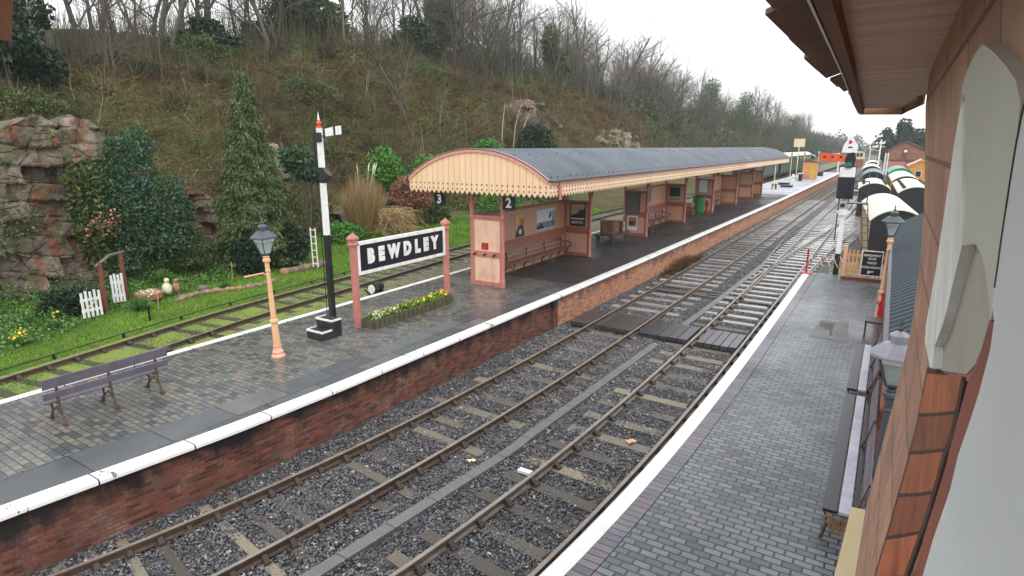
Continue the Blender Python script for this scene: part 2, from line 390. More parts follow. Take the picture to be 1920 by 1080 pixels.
def grid_mesh(name, vs, us, fn, m):
    V, U = np.meshgrid(vs, us); Z = fn(V, U)
    P = np.stack([V, U, Z], -1).reshape(-1, 3); nv, nu = len(vs), len(us)
    i = np.arange(nu-1)[:, None]*nv+np.arange(nv-1)[None]; i = i.ravel()
    F = np.stack([i, i+1, i+1+nv, i+nv], 1)
    return fast_mesh(name, P, F, m, smooth=True)
hv = np.concatenate([np.arange(-15.0, -60, -.5), np.arange(-60, -130, -5), np.arange(-130, -420, -30)])[::-1]
hu = np.concatenate([np.arange(-40, 2, 2), np.arange(2, 120, .8), np.arange(120, 300, 5), np.arange(300, 1601, 50)])
tag(grid_mesh('hillside', hv, hu, hz, 'hillside'), kind='structure')

# ballast bed between the platforms and up the line
mb = MB(); sweep(mb, [(-1.6, -.2), (10.2, -.2)], lambda u: -8.6, [-5, 30, 160, 260, 600]); struct('ballast_bed', mb, 'ballast')
mb = MB(); us3 = list(np.arange(-6, 60, 2))+list(range(60, 301, 20))
vs, fs = [], []
for i, u in enumerate(us3):
    vs += [(v3(u)-1.35, u, .175), (v3(u)+1.2, u, .175), (-13.6, u, .12)]
    if i: 
        for k in (0, 1): fs.append((3*i-3+k, 3*i-2+k, 3*i+1+k, 3*i+k))
struct('back_line_ballast', mb.add(vs, fs), 'mossy_ballast')
mb = MB(); mb.box(-1.9, 25.9, -.3, 9, 33, .12); struct('platform_end_ground', mb, 'mossy_ballast')

# ------------------------------------------------------------------ island platform
def island_strip(name, fa, fb, us, z, m):
    mb = MB(); vs = []; fs = []
    for i, u in enumerate(us):
        vs += [(fa(u), u, z), (fb(u), u, z)]
        if i: fs.append((2*i-2, 2*i-1, 2*i+1, 2*i))
    return struct(name, mb.add(vs, fs), m)
def rng(a, b): return [a]+[u for u in US if a < u < b]+[b]
REAR = -13.72
island_strip('island_paving', lambda u: REAR, lambda u: vL(u)-.3, rng(-4, 18.5), ZP, 'mixed_pavers')
island_strip('island_edge_slabs', lambda u: vL(u)-1.2, lambda u: vL(u)-.23, rng(-4, 18.5), ZP+.004, 'edge_slabs')
island_strip('island_asphalt', lambda u: REAR, lambda u: vL(u)-.2, rng(18.5, 66), ZP, 'asphalt')
island_strip('island_concrete', lambda u: REAR, lambda u: vL(u)-.2, rng(66, 130), ZP, 'pale_concrete')
mb = MB(); sweep(mb, [(-.30, .70), (-.30, .857), (-.03, .86), (0, .835), (0, .78), (-.02, .765), (-.14, .765)], vL, rng(-4, 130)); struct('island_coping', mb, 'coping_white')
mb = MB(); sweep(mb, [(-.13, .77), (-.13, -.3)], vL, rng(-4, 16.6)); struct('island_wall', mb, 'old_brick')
mb = MB(); sweep(mb, [(-.10, .77), (-.10, -.3)], vL, rng(16.6, 130)); struct('island_wall_repaired', mb, 'new_brick')
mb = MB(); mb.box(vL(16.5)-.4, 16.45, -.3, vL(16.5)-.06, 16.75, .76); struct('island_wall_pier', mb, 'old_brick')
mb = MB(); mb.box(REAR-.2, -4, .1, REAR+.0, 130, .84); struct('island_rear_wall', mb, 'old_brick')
mb = MB(); mb.box(REAR-.24, -4, .84, REAR-.06, 130, .862); struct('island_rear_edge', mb, 'coping_white')
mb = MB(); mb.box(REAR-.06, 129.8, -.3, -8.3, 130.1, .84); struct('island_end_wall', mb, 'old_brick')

# ------------------------------------------------------------------ right hand platform
island_strip('platform_edge_headers', lambda u: vR(u)+.23, lambda u: vR(u)+.47, rng(-3, 25.3), ZP+.002, 'edge_headers')
island_strip('platform_pavers', lambda u: vR(u)+.48, lambda u: 1.5, rng(-3, 25.3), ZP, 'blue_pavers')
mb = MB(); sweep(mb, [(.235, .70), (.235, .853), (.03, .855), (0, .84), (0, .77), (.02, .76), (.1, .76)], vR, rng(-3, 25.3)); struct('platform_coping', mb, 'edge_white')
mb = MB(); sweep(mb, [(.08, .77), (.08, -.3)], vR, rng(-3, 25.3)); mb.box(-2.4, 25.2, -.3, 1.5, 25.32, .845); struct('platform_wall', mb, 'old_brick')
pud = MB()
pud.add([(-1.17, 18.0, .856), (-.83, 17.98, .856), (-.84, 17.2, .856), (-.79, 16.75, .856), (-.86, 16.72, .856), (-.9, 17.35, .856), (-1.0, 17.25, .856), (-1.03, 17.5, .856), (-1.15, 17.45, .856)], [(0, 8, 7, 6, 5, 4, 3, 2, 1)])
o = pud.build('drain_opening', 'soot_black'); tag(o, 'black ragged drain opening in the blue brick platform paving', 'drain')
mb = MB().add([(-1.3, 16.4, .8545), (-.45, 16.4, .8545), (-.5, 18.3, .8545), (-1.2, 18.2, .8545)], [(0, 1, 2, 3)]); struct('platform_patch', mb, 'concrete')

# ------------------------------------------------------------------ tracks
pm('rail_top', C(146, 138, 128), C(112, 102, 92), 3, .35, .05, 40)
RAILP = [(-.033, 0), (.033, 0), (.036, -.012), (.034, -.04), (.012, -.052), (.010, -.115), (.03, -.128), (.06, -.135), (.06, -.145), (-.06, -.145), (-.06, -.135), (-.03, -.128), (-.010, -.115), (-.012, -.052), (-.034, -.04), (-.036, -.012)]
def rail(parent, fn, us, m, z=0):
    mb = MB(); sweep(mb, [(dx, zz+z) for dx, zz in RAILP], fn, us, close=True)
    o = mb.build('rail', m, parent); o.data.materials.append(M['rail_top'])
    for p in o.data.polygons:
        if p.normal.z > .95 and p.center.z > z-.004: p.material_index = 1
    return o
def chair_mb():
    mb = MB(); mb.box(-.2, -.07, -.02, .2, .07, .012)
    mb.add([(-.17, -.05, .012), (-.17, .05, .012), (-.045, .05, .1), (-.045, -.05, .1), (-.06, .05, .012), (-.06, -.05, .012)], [(0, 1, 2, 3), (1, 4, 2), (0, 3, 5), (3, 2, 4, 5)])
    mb.add([(.17, -.05, .012), (.17, .05, .012), (.045, .05, .1), (.045, -.05, .1), (.06, .05, .012), (.06, -.05, .012)], [(0, 3, 2, 1), (1, 2, 4), (0, 5, 3), (3, 5, 4, 2)])
    return mb
def track(label, fa, fb, us, sl, wid, m, rm, z=0, chairs=0, dz=-.16, ln=2.5):
    T = thing('railway_track', label, 'railway track', (0, 0, 0), group='railway tracks through the station')
    rail(T, fa, us, rm, z); rail(T, fb, us, rm, z)
    protos = []
    for k in range(4):
        mb = MB(); s = [random.uniform(-.012, .012) for _ in range(4)]
        mb.box(-ln/2+s[0], -.5, -.13, ln/2+s[1], .5, 0)
        protos.append(mb)
    mesh_cache = {}; chm = None
    rest = MB()
    for i, u in enumerate(sl):
        a, b = fa(u), fb(u); c = (a+b)/2; e = .05
        ang = -math.atan2((fa(u+e)+fb(u+e)-fa(u-e)-fb(u-e))/2, 2*e)
        w = wid(u)
        if i < 96:
            k = i % 4
            if k not in mesh_cache:
                o = protos[k].build('sleeper', m, T, bevel=0); mesh_cache[k] = o
            else:
                o = mesh_cache[k].copy(); COL.objects.link(o); o.parent = T
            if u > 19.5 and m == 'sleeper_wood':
                if 'far' not in mesh_cache: mesh_cache['far'] = o.data.copy(); mesh_cache['far'].materials[0] = M['sleeper_sheen']
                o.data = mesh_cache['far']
            o.location = (c+random.uniform(-.03, .03), u, z+dz+(.022 if u > 19.5 else 0)+random.uniform(-.012, .008)); o.rotation_euler = (0, 0, ang+random.uniform(-.012, .012)); o.scale = (1, w, 1)
            if i < chairs:
                for s in (-1, 1):
                    if chm is None: q = chair_mb().build('rail_chair', 'chair_iron', o); chm = q
                    else: q = chm.copy(); COL.objects.link(q); q.parent = o
                    q.location = (s*(b-a)/2, 0, .02); q.scale = (min(1, .55+w), min(1, .5+w*1.6)/w, 1.0)
        else:
            rest.box(c-ln/2, u-w/2, z+dz-.13, c+ln/2, u+w/2, z+dz)
    if rest.v:
        r = rest.build('sleeper_run', m, T); r['kind'] = 'stuff'
    return T
def spaced(u0, u1, f):
    o = []; u = u0
    while u < u1: o.append(u); u += f(u)
    return o
f1 = lambda u: interp(u, [2, 4, 6, 8, 10, 13, 40], [.38, .42, .5, .62, .78, .86, .9])
f2 = lambda u: interp(u, [4, 7, 10, 40], [.62, .72, .8, .9])
UT = [u for u in np.concatenate([np.arange(-4, 20, .4), np.arange(20, 62, 3), np.arange(62, 261, 15)])]
track('rusty rails nearest the brick wall of the island platform', vA, vB, UT, spaced(-1.0, 150, f1), lambda u: .34*f1(u), 'sleeper_wood', 'rail_rust', chairs=34)
track('brighter rails running along the right-hand blue brick platform', vC, vD, UT, spaced(1.5, 150, f2), lambda u: .33*f2(u), 'sleeper_wood', 'steel_rail', chairs=30, dz=-.145)
U3 = [u for u in np.concatenate([np.arange(-6, 60, 1.5), np.arange(60, 200, 10)])]
track('mossy overgrown rails between the island platform and the garden bank', lambda u: v3(u)-.75, lambda u: v3(u)+.75, U3, spaced(-3, 150, lambda u: interp(u, [3, 8, 20], [.62, .72, .85])), lambda u: .24, 'sleeper_dark', 'rail_rust', z=.32, dz=-.135, chairs=20, ln=2.3)
# branch that leaves the near line beyond the platform end, and the siding of the stored coaches
def vS(u): return interp(u, [27, 33, 41, 44.5, 50, 56, 65, 80, 110, 160], [-3.55, -3.3, -2.85, -2.62, -2.3, -1.98, -1.85, -2.0, -2.6, -3.4])
track('rails curving right to the stored coaches beyond the platform end', lambda u: vS(u)-.72-.35*max(0, (44-u)/17), lambda u: vS(u)+.72, [u for u in np.arange(27, 161, 3)], spaced(34, 80, lambda u: .8), lambda u: .3, 'sleeper_sheen', 'steel_bright', dz=-.15)
def vK(u): return interp(u, [30, 34, 49, 63, 86, 140], [1.3, .6, -.55, -1.35, -1.85, -3.2])
track('rails hidden under the row of stored coaches', lambda u: vK(u)-.72, lambda u: vK(u)+.72, [u for u in np.arange(30, 150, 4)], spaced(30, 90, lambda u: .9), lambda u: .3, 'sleeper_sheen', 'steel_rail', dz=-.15)
# extra running lines far up the yard
track('far left-hand rails beyond the end of the island', lambda u: -8.9+.003*(u-130), lambda u: -7.5+.003*(u-130), [u for u in np.arange(132, 420, 20)], [], lambda u: .3, 'sleeper_sheen', 'steel_bright')

# cable trough between the two lines
def vT(u): return interp(u, [-4, 2, 4.4, 8.8, 9.7, 16.9, 18.9, 23.7, 31], [-7.6, -6.75, -6.07, -5.60, -5.60, -5.33, -5.19, -5.03, -4.9])
t = NT('trough_lid'); x, y, z = t.sep(); jc, jf = t.brick(t.comb(y, 10.0), .9, 60, .012)
c = t.mix(t.ramp(t.noise(24, 5, .8), [(.6, 0), (.68, .8)]), t.mix(t.noise(2), C(88, 90, 90), C(112, 113, 112)), C(196, 200, 198)); c = t.mix(jf, c, C(50, 50, 50)); t.base(c); t.rough(.45); t.bump(t.noise(40), .3, .01); M['trough_lid'] = t.m
mb = MB(); sweep(mb, [(-.11, -.25), (-.11, -.115), (.11, -.115), (.11, -.25)], vT, [u for u in np.arange(-4, 16.8, .5)]); sweep(mb, [(-.11, -.25), (-.11, -.115), (.11, -.115), (.11, -.25)], vT, [18.7, 20, 23.7, 27, 31])
tag(mb.build('cable_trough', 'trough_lid'), 'long grey speckled concrete cable trough between the two main lines', 'cable trough')

# foot crossing
X = thing('board_crossing', 'dark wet timber foot crossing laid between the rails', 'crossing', (-5.7, 17.7, 0))
for (a, b, n, m, y0, y1) in [(-8.38, -7.75, 3, 'board_brown', 16.9, 18.7), (-7.56, -6.30, 6, 'board_brown', 16.95, 18.6), (-6.04, -4.55, 5, 'board_wood', 16.95, 18.45), (-4.28, -3.14, 5, 'board_wood', 16.95, 18.4)]:
    w = (b-a)/n
    for k in range(n):
        MB().box(a+k*w+.008, y0+random.uniform(-.02, .02), -.12, a+(k+1)*w-.008, y1+random.uniform(-.02, .02), .018+random.uniform(-.004, .004)).build('plank', m, X, world=True, bevel=.008)

# loose stones of the ballast
def stones(name, n, u0, u1, p, smin, smax, z0, mask=None, m='ballast_stone'):
    u = u0+(u1-u0)*RNG.random(n)**p
    lo = np.array([vL(a) for a in u]); hi = np.array([vR(a) for a in u])
    v = lo+(hi-lo)*RNG.random(n)
    r = smin+(smax-smin)*RNG.random(n)**1.5
    z = z0+RNG.random(n)*.035+.018*(np.sin(u*3.1+v*2.3)+np.sin(u*1.3-v*4.1)+np.sin(u*5.7+v*1.1))*.6
    base = np.array([[1, 0, 0], [-1, 0, 0], [0, 1, 0], [0, -1, 0], [0, 0, 1], [0, 0, -1]], float)
    P = base[None]*(r[:, None, None]*RNG.uniform(.55, 1.2, (n, 6, 1)))+RNG.normal(0, .18, (n, 6, 3))*r[:, None, None]
    a = RNG.random(n)*6.28; b = RNG.normal(0, .6, n)
    ca, sa, cb, sb = np.cos(a), np.sin(a), np.cos(b), np.sin(b)
    x, y, zz = P[..., 0].copy(), P[..., 1].copy(), P[..., 2].copy()
    y2 = y*cb[:, None]-zz*sb[:, None]; z2 = y*sb[:, None]+zz*cb[:, None]
    x3 = x*ca[:, None]-y2*sa[:, None]; y3 = x*sa[:, None]+y2*ca[:, None]
    V = np.stack([x3+v[:, None], y3+u[:, None], z2*.75+z[:, None]], -1).reshape(-1, 3)
    T = np.array([[0, 2, 4], [2, 1, 4], [1, 3, 4], [3, 0, 4], [2, 0, 5], [1, 2, 5], [3, 1, 5], [0, 3, 5]])
    F = (np.arange(n)[:, None, None]*6+T[None]).reshape(-1, 3)
    return fast_mesh(name, V, F, m)
tag(stones('ballast_stones', 125000, .8, 17, 1.15, .013, .034, -.186), kind='stuff')
tag(stones('ballast_stones_far', 30000, 14, 48, 1.2, .022, .05, -.19), kind='stuff')
# ------------------------------------------------------------------ platform shelter on the island
t = NT('boarded_cream'); x, y, z = t.sep(); jc, jf = t.brick(t.comb(x, 10.0), .235, 60, .007)
c = t.mix(t.noise(2, 5), C(240, 209, 174), C(230, 192, 154)); c = t.mix(t.ramp(jc, [(0, 0), (1, .18)]), c, C(214, 170, 122)); c = t.mix(jf, c, C(150, 108, 80)); t.base(c); t.rough(.5); t.bump(t.math('SUBTRACT', 1.0, jf), .3, .006); M['boarded_cream'] = t.m
for nm, a, b in (('boarded_tan', C(206, 164, 136), C(188, 144, 116)), ('boarded_pale', C(234, 192, 160), C(220, 172, 138))):
    t = NT(nm); x, y, z = t.sep(); jc, jf = t.brick(t.comb(t.math('ADD', x, y), 10.0), .3, 60, .006)
    c = t.mix(t.noise(2, 5), a, b); c = t.mix(t.math('MULTIPLY', jf, .5), c, C(110, 74, 56)); t.base(c); t.rough(.5); M[nm] = t.m
t = NT('canopy_sheet'); x, y, z = t.sep()
w = t.n.new('ShaderNodeTexWave'); w.wave_type = 'BANDS'; w.bands_direction = 'Y'; w.inputs['Scale'].default_value = 4.2; t.lk(t.obj, w.inputs['Vector'])
jc, jf = t.brick(t.comb(y, x), 1.9, 30, .02)
c = t.mix(t.ramp(t.noise(.5, 5, .6), [(.35, 0), (.7, 1)]), C(66, 75, 85), C(82, 91, 101)); c = t.mix(t.math('MULTIPLY', jf, .4), c, C(66, 74, 84)); c = t.mix(t.ramp(jc, [(0, 0), (1, .25)]), c, C(96, 106, 114))
t.base(c); t.b.inputs['Specular IOR Level'].default_value = .3; t.rough(t.ramp(t.noise(.8), [(.3, .45), (.7, .65)])); t.bump(w.outputs['Fac'], .25, .02); M['canopy_sheet'] = t.m

CU0, CU1, CVL, CVR = 16.1, 65.5, -14.42, -8.80
cx, hw, z0, rise = (CVL+CVR)/2, (CVR-CVL)/2, 4.56, .95
Rr = (hw*hw+rise*rise)/(2*rise); zc_ = z0+rise-Rr
def arc(n, off=0, sp=1.0):
    a0 = math.asin(hw*sp/Rr)
    return [(cx+(Rr+off)*math.sin(-a0+2*a0*i/n), zc_+(Rr+off)*math.cos(-a0+2*a0*i/n)) for i in range(n+1)]
SH = thing('platform_shelter', 'long curved-roof platform shelter with cream sawtooth valance and salmon posts', 'shelter', (cx, 16.1, ZP))
A, Bq = arc(28, .03), arc(28, 0)
MB().prism(A+Bq[::-1], 'y', CU0-.06, CU1+.05).build('roof', 'canopy_sheet', SH, world=True)
bm_ = MB()
for row, n in ((.95, 110), (.45, 50)):
    a0 = math.asin(hw/Rr)*row
    for k in range(n):
        u = CU0+.3+k*(CU1-CU0-.5)/n; x, z = cx+(Rr+.035)*math.sin(a0), zc_+(Rr+.035)*math.cos(a0)
        bm_.box(x-.018, u-.018, z-.01, x+.018, u+.018, z+.015)
bm_.build('bolt_pattern', 'black_paint', SH, world=True)
ZV = 4.05
def teeth(n): return [(i/n, 0 if i % 2 == 0 else .085) for i in range(n+1)]
for (yy, nm, s) in ((CU0, 'gable', -1), (CU1, 'gable', 1)):
    top = arc(28, -.02); n = 28
    low = [(CVL+(CVR-CVL)*i/(2*n), ZV+(.12 if i % 2 == 0 else 0)) for i in range(2*n+1)]
    MB().prism(low+top[::-1], 'y', yy, yy+.035).build(nm, 'boarded_cream', SH, world=True)
    o1, o2 = arc(28, .04), arc(28, -.09)
    MB().prism(o1+o2[::-1], 'y', yy-.05, yy+.0).build('barge_board', 'barge_pink', SH, world=True)
    h = MB()
    for i in range(n):
        x = CVL+(CVR-CVL)*(i+.5)/n
        for zz in (ZV+.17, ZV+.33): h.box(x-.022, yy-.006, zz-.026, x+.022, yy+.03, zz+.026)
    h.build('fretwork', 'wood_dark', SH, world=True)
for vv in (CVR, CVL):
    n = 235; pr = [(CU0+(CU1-CU0)*i/(2*n), ZV+(.12 if i % 2 == 0 else 0)) for i in range(2*n+1)]+[(CU1, ZV+.42), (CU0, ZV+.42)]
    mb = MB(); m = len(pr)
    vs = [(vv, y, z) for y, z in pr[:2*n+1]]+[(vv, y, ZV+.42) for y, z in pr[:2*n+1]]; k = 2*n+1
    mb.add(vs, [(i, i+1, k+i+1, k+i) for i in range(2*n)]); vs2 = [(x-.03*(1 if vv > cx else -1), y, z) for x, y, z in vs]; mb.add(vs2, [(i+1, i, k+i, k+i+1) for i in range(2*n)])
    mb.build('valance', 'valance_cream', SH, world=True)
    s = 1 if vv > cx else -1
    MB().box(min(vv-.02*s, vv+.05*s), CU0, ZV+.40, max(vv-.02*s, vv+.05*s), CU1, z0-.03).build('fascia', 'barge_pink', SH, world=True)
    MB().box(min(vv+.0*s, vv+.12*s), CU0, z0-.03, max(vv+.0*s, vv+.12*s), CU1, z0+.03).build('gutter', 'wood_dark', SH, world=True)
    h = MB()
    for i in range(n):
        y = CU0+(CU1-CU0)*(i+.5)/n
        if y > 45: break
        h.box(min(vv, vv+.012*s), y-.02, ZV+.15, max(vv, vv+.012*s), y+.02, ZV+.20); h.box(min(vv, vv+.012*s), y-.02, ZV+.29, max(vv, vv+.012*s), y+.02, ZV+.34)
    h.build('fretwork', 'wood_dark', SH, world=True)
mb = MB(); mb.lathe([(.05, 3.98), (.05, 4.5), (.06, 4.52)], 10, CVR+.07, CU0+.6); mb.build('downpipe', 'salmon_paint', SH, world=True)
# posts, beams and brackets
VF, VB = -10.92, -12.2
for u in (16.75, 23.75, 31, 38, 45, 52.8, 59.7, 64.4):
    for v in (VF, VB):
        mb = MB(); mb.lathe([(.085, ZP), (.085, ZP+.25), (.07, ZP+.28), (.06, ZP+2.3), (.09, ZP+2.36), (.09, ZP+2.42), (.065, ZP+2.48), (.062, ZP+3.2), (.1, ZP+3.3), (.1, ZP+3.42)], 10, v, u)
        mb.build('post', 'salmon_paint', SH, world=True, smooth=False)
    br = MB()
    for (a, d) in ((VF, -1), (VB, 1)):
        pts = [(a+d*(.06+.5*(1-math.cos(t_))), u, ZP+2.55+.72*math.sin(t_)) for t_ in np.linspace(0, math.pi/2, 8)]
        br.tube(pts, .025, 6)
    for (a, d) in ((VF, 1), (VB, -1)):
        pts = [(a+d*(.06+.9*(1-math.cos(t_))), u, ZP+2.6+.75*math.sin(t_)) for t_ in np.linspace(0, math.pi/2, 8)]
        br.tube(pts, .025, 6)
    br.build('bracket', 'salmon_paint', SH, world=True)
    MB().box(CVL+.1, u-.05, ZP+3.42, CVR-.1, u+.05, ZP+3.56).build('cross_beam', 'dark_salmon', SH, world=True)
for v in (VF, VB): MB().box(v-.06, CU0+.1, ZP+3.28, v+.06, CU1-.1, ZP+3.42).build('long_beam', 'dark_salmon', SH, world=True)
def screen(u, near_face='panel_cream', mid=2.03):
    x0, x1 = VB+.02, VF-.0
    f = MB(); f.box(x0, u-.04, ZP, x0+.1, u+.04, 3.24); f.box(x1-.1, u-.04, ZP, x1, u+.04, 3.24)
    f.box(x0+.1, u-.038, 1.86, x1-.1, u+.038, mid+.04); f.box(x0+.1, u-.038, 3.14, x1-.1, u+.038, 3.24); f.box(x0+.1, u-.045, ZP, x1-.1, u+.045, 1.0)
    s = MB(); s.box(x0+.1, u-.02, 1.0, x1-.1, u+.02, 1.86); s.box(x0+.1, u-.02, mid+.04, x1-.1, u+.02, 3.14)
    o = f.build('screen', 'salmon_paint' if near_face == 'panel_cream' else 'dark_salmon', SH, world=True, bevel=.006)
    q = s.build('panel', near_face, o); q.data.transform(Matrix.Translation(-Vector(SH.location))); 
    c = MB().box(x0-.03, u-.07, 3.24, x1+.04, u+.07, 3.30).build('cap_rail', 'salmon_paint', o); c.data.transform(Matrix.Translation(-Vector(SH.location)))
    return o
screen(16.75, 'panel_cream')
for u in (23.75, 31, 38, 45, 52.8, 59.7, 64.4): screen(u, 'boarded_tan', 2.1)
hk = MB()
for x in (-12.02, -11.6, -11.2):
    hk.lathe([(.045, -.0), (.045, .02)], 8); 
    hk.v = hk.v[:-16]; hk.f = hk.f[:-10]
    hk.tube([(x, 16.70, 1.97), (x, 16.62, 1.97), (x, 16.58, 1.94)], [.03, .028, .045], 8)
hk.build('coat_hook', 'black_paint', SH, world=True)
o = MB().box(-11.78, 16.715, 2.12, -11.5, 16.722, 2.36).build('red_notice', 'red_paint'); tag(o, 'small red enamel notice on the cream end screen of the shelter', 'notice')
tx = MB()
for k in range(5): tx.box(-11.74+.02*(k % 2), 16.711, 2.33-k*.042, -11.54-.03*(k % 3), 16.716, 2.315-k*.042)
x_ = tx.build('lettering', 'dark_salmon', o)
for (a, b) in ((16.8, 23.7), (31.05, 37.95), (45.05, 52.75), (59.75, 64.35)):
    w = MB(); w.box(VB-.02, a, ZP, VB+.02, b, 1.76); w.box(VB-.02, a, 2.1, VB+.02, b, 3.2); w.build('back_wall', 'boarded_tan', SH, world=True)
    w = MB(); w.box(VB-.035, a, 1.76, VB+.035, b, 2.1); w.box(VB-.05, a, 3.2, VB+.05, b, 3.3); w.build('dado_rail', 'dark_salmon', SH, world=True)
# platform number signs
for (v, s, lab) in ((-13.5, '3', 'black sign with white number 3 hanging on the garden side of the gable'), (-10.58, '2', 'black sign with white number 2 hanging beside the front shelter post')):
    S_ = thing('platform_number_sign', lab, 'sign', (v, 16.62, 3.78))
    MB().box(-.235, -.03, -.22, .235, .03, .22).build('board', 'navy_black', S_)
    MB().box(-.02, -.01, .22, .02, .01, .3).build('hanger', 'black_paint', S_)
    text(S_, s, .44, (0, -.034, 0), (R(90), 0, 0), 'white_paint', off=.014)

# ------------------------------------------------------------------ benches
def bench(name, label, L, nf, m, loc, rz, frame='cast_iron', grp='benches under the shelter roof', arms=True, seatm=None):
    """local: back at x=0, seat towards +x, length along y"""
    T = thing(name, label, 'bench', loc, rz, grp)
    mb = MB()
    for k in range(3): mb.box(.07+k*.15, -L/2, .42, .20+k*.15, L/2, .455)
    mb.build('seat', seatm or m, T, bevel=.008)
    mb = MB(); 
    for (za, zb, xa, xb) in ((.52, .63, .035, .02), (.71, .90, .005, -.03)):
        v = [(xa, -L/2, za), (xa+.035, -L/2, za), (xb+.035, -L/2, zb), (xb, -L/2, zb)]
        mb.prism([(p[0], p[2]) for p in v], 'y', -L/2, L/2)
    mb.build('backrest', m, T, bevel=.006)
    for i in range(nf):
        y = -L/2+.22+(L-.44)*i/max(1, nf-1)
        f = MB(); f.tube([(.06, y, .88-.06), (.075, y, .5), (.03, y, .2), (-.06, y, .02)], [.022, .024, .022, .03], 6)
        f.tube([(.09, y, .40), (.3, y, .36), (.47, y, .40)], .02, 6); f.tube([(.44, y, .40), (.38, y, .2), (.5, y, .02)], [.022, .02, .03], 6)
        f.tube([(-.02, y, .14), (.2, y, .3), (.42, y, .14)], .014, 5); f.box(-.11, y-.03, 0, .0, y+.03, .03); f.box(.46, y-.03, 0, .57, y+.03, .03)
        f.build('leg_frame', frame, T)
    if arms:
        for y in (-L/2+.06, L/2-.06):
            a = MB(); a.tube([(.03, y, .7), (.2, y, .69), (.42, y, .66), (.5, y, .6), (.47, y, .42)], [.03, .026, .026, .03, .024], 6); a.build('armrest', frame, T)
    return T
bench('platform_bench', 'slatted grey-purple bench seen from behind at the left end of the island', 2.1, 3, 'bench_grey', (-11.74, 4.75, ZP), math.pi, grp='', arms=False)
bench('shelter_bench', 'long varnished bench with iron arms in the nearest shelter bay', 6.3, 5, 'bench_brown', (-12.13, 20.25, ZP), 0, 'wood_dark')
bench('shelter_bench', 'bench in the second shelter bay behind the wheeled barrow', 4.2, 4, 'bench_brown', (-12.13, 35.2, ZP), 0, 'wood_dark')
bench('shelter_bench', 'bench in the third shelter bay, mostly hidden by its screen', 5.5, 4, 'bench_brown', (-12.13, 49, ZP), 0, 'wood_dark')
bench('shelter_bench', 'bench in the farthest shelter bay of the island', 3.4, 3, 'bench_brown', (-12.13, 62, ZP), 0, 'wood_dark')
for o in scene.objects:
    if o.get('group') == '': del o['group']

# ------------------------------------------------------------------ posters and notice boards in the shelter
def poster(label, parts, axis, p, name='poster', frame=None):
    """parts: (x0,z0,x1,z1,material[,poly]) in the poster plane; axis 'x' faces +X, 'y' faces -Y"""
    T = thing(name, label, 'poster' if name == 'poster' else 'notice board', p)
    for i, q in enumerate(parts):
        d = .006+i*.004; mb = MB()
        poly = q[5] if len(q) > 5 else [(q[0], q[1]), (q[2], q[1]), (q[2], q[3]), (q[0], q[3])]
        if axis == 'x': mb.prism(poly, 'x', 0, d)
        else: mb.prism(poly, 'y', -d, 0)
        mb.build(q[6] if len(q) > 6 else ('sheet' if i == 0 else 'picture'), q[4], T)
    return T
def circ(cx, cz, r, n=14, sx=1): return [(cx+r*sx*math.cos(2*math.pi*i/n), cz+r*math.sin(2*math.pi*i/n)) for i in range(n)]
X0 = VB+.021
poster('tall poster with a dark green engine front on orange and red', [(-.32, -.42, .32, .42, 'poster_tan'), (-.32, -.4, .0, .42, 'lamp_tan'), (.0, -.1, .32, .3, 'signal_orange'), (-.1, 0, .2, .42, 'ochre', [(-.12, .4), (.06, .4), (.02, .05), (-.06, .05)]), (0, 0, 0, 0, 'poster_dark', [(-.32, -.42), (.32, -.42), (.32, -.22), (.22, -.02), (.05, .06), (-.1, 0), (-.26, -.2)]), (0, 0, 0, 0, 'paper_white', circ(.02, -.22, .11))], 'x', (X0, 19.9, 2.55))
poster('wide pale poster of a misty skyline in the nearest shelter bay', [(-.85, -.42, .85, .42, 'paper_white'), (-.82, -.39, .82, .3, 'poster_blue'), (-.8, -.1, .8, .38, 'paper_white'), (0, 0, 0, 0, 'poster_dark', [(-.82, -.36), (-.2, -.36), (-.22, -.26), (-.36, -.2), (-.45, -.06), (-.52, -.2), (-.7, -.22), (-.82, -.28)]), (0, 0, 0, 0, 'soot_black', [(.2, -.0), (.28, .22), (.42, .3), (.4, .08)]), (0, 0, 0, 0, 'stone_grey', [(.5, -.3), (.56, .32), (.62, .32), (.6, -.3)]), (0, 0, 0, 0, 'stone_grey', [(.7, -.3), (.72, .34), (.78, .34), (.78, -.3)])], 'x', (X0, 22.05, 2.62))
poster('narrow pale poster beside the near end screen of the shelter', [(-.5, -.5, .5, .5, 'paper_white'), (0, 0, 0, 0, 'poster_dark', [(.1, .3), (.25, .5), (.4, .5), (.2, .1)]), (0, 0, 0, 0, 'rust_brown', [(.15, -.2), (.3, .3), (.36, .3), (.25, -.3)])], 'x', (X0, 17.9, 2.5))
T = poster('dark framed poster with a boat and the word BRISTOL', [(-.38, -.5, .38, .5, 'poster_dark'), (-.33, -.05, .33, .46, 'poster_tan'), (0, 0, 0, 0, 'poster_dark', [(-.33, -.14), (.33, -.14), (.33, .3), (.2, .2), (.12, .26), (.0, .08), (-.2, .02), (-.33, -.04)]), (-.33, -.2, .33, -.14, 'paper_white')], 'y', (-11.5, 23.70, 2.68))
text(T, 'BRISTOL', .15, (0, -.026, -.34), (R(90), 0, 0), 'paper_white', off=.004)
poster('grey-green framed noticeboard on the third shelter screen', [(-.4, -.58, .4, .58, 'wood_dark'), (-.35, -.53, .35, .53, 'stone_grey')], 'y', (-11.72, 30.955, 2.62), name='notice_board')
poster('small white poster with a red and black picture below the noticeboard', [(-.28, -.4, .28, .4, 'paper_white'), (-.22, -.18, .22, .32, 'stone_pink'), (-.22, -.1, .1, .1, 'poster_dark'), (-.05, .0, .2, .12, 'red_paint')], 'y', (-11.7, 30.955, 1.53))
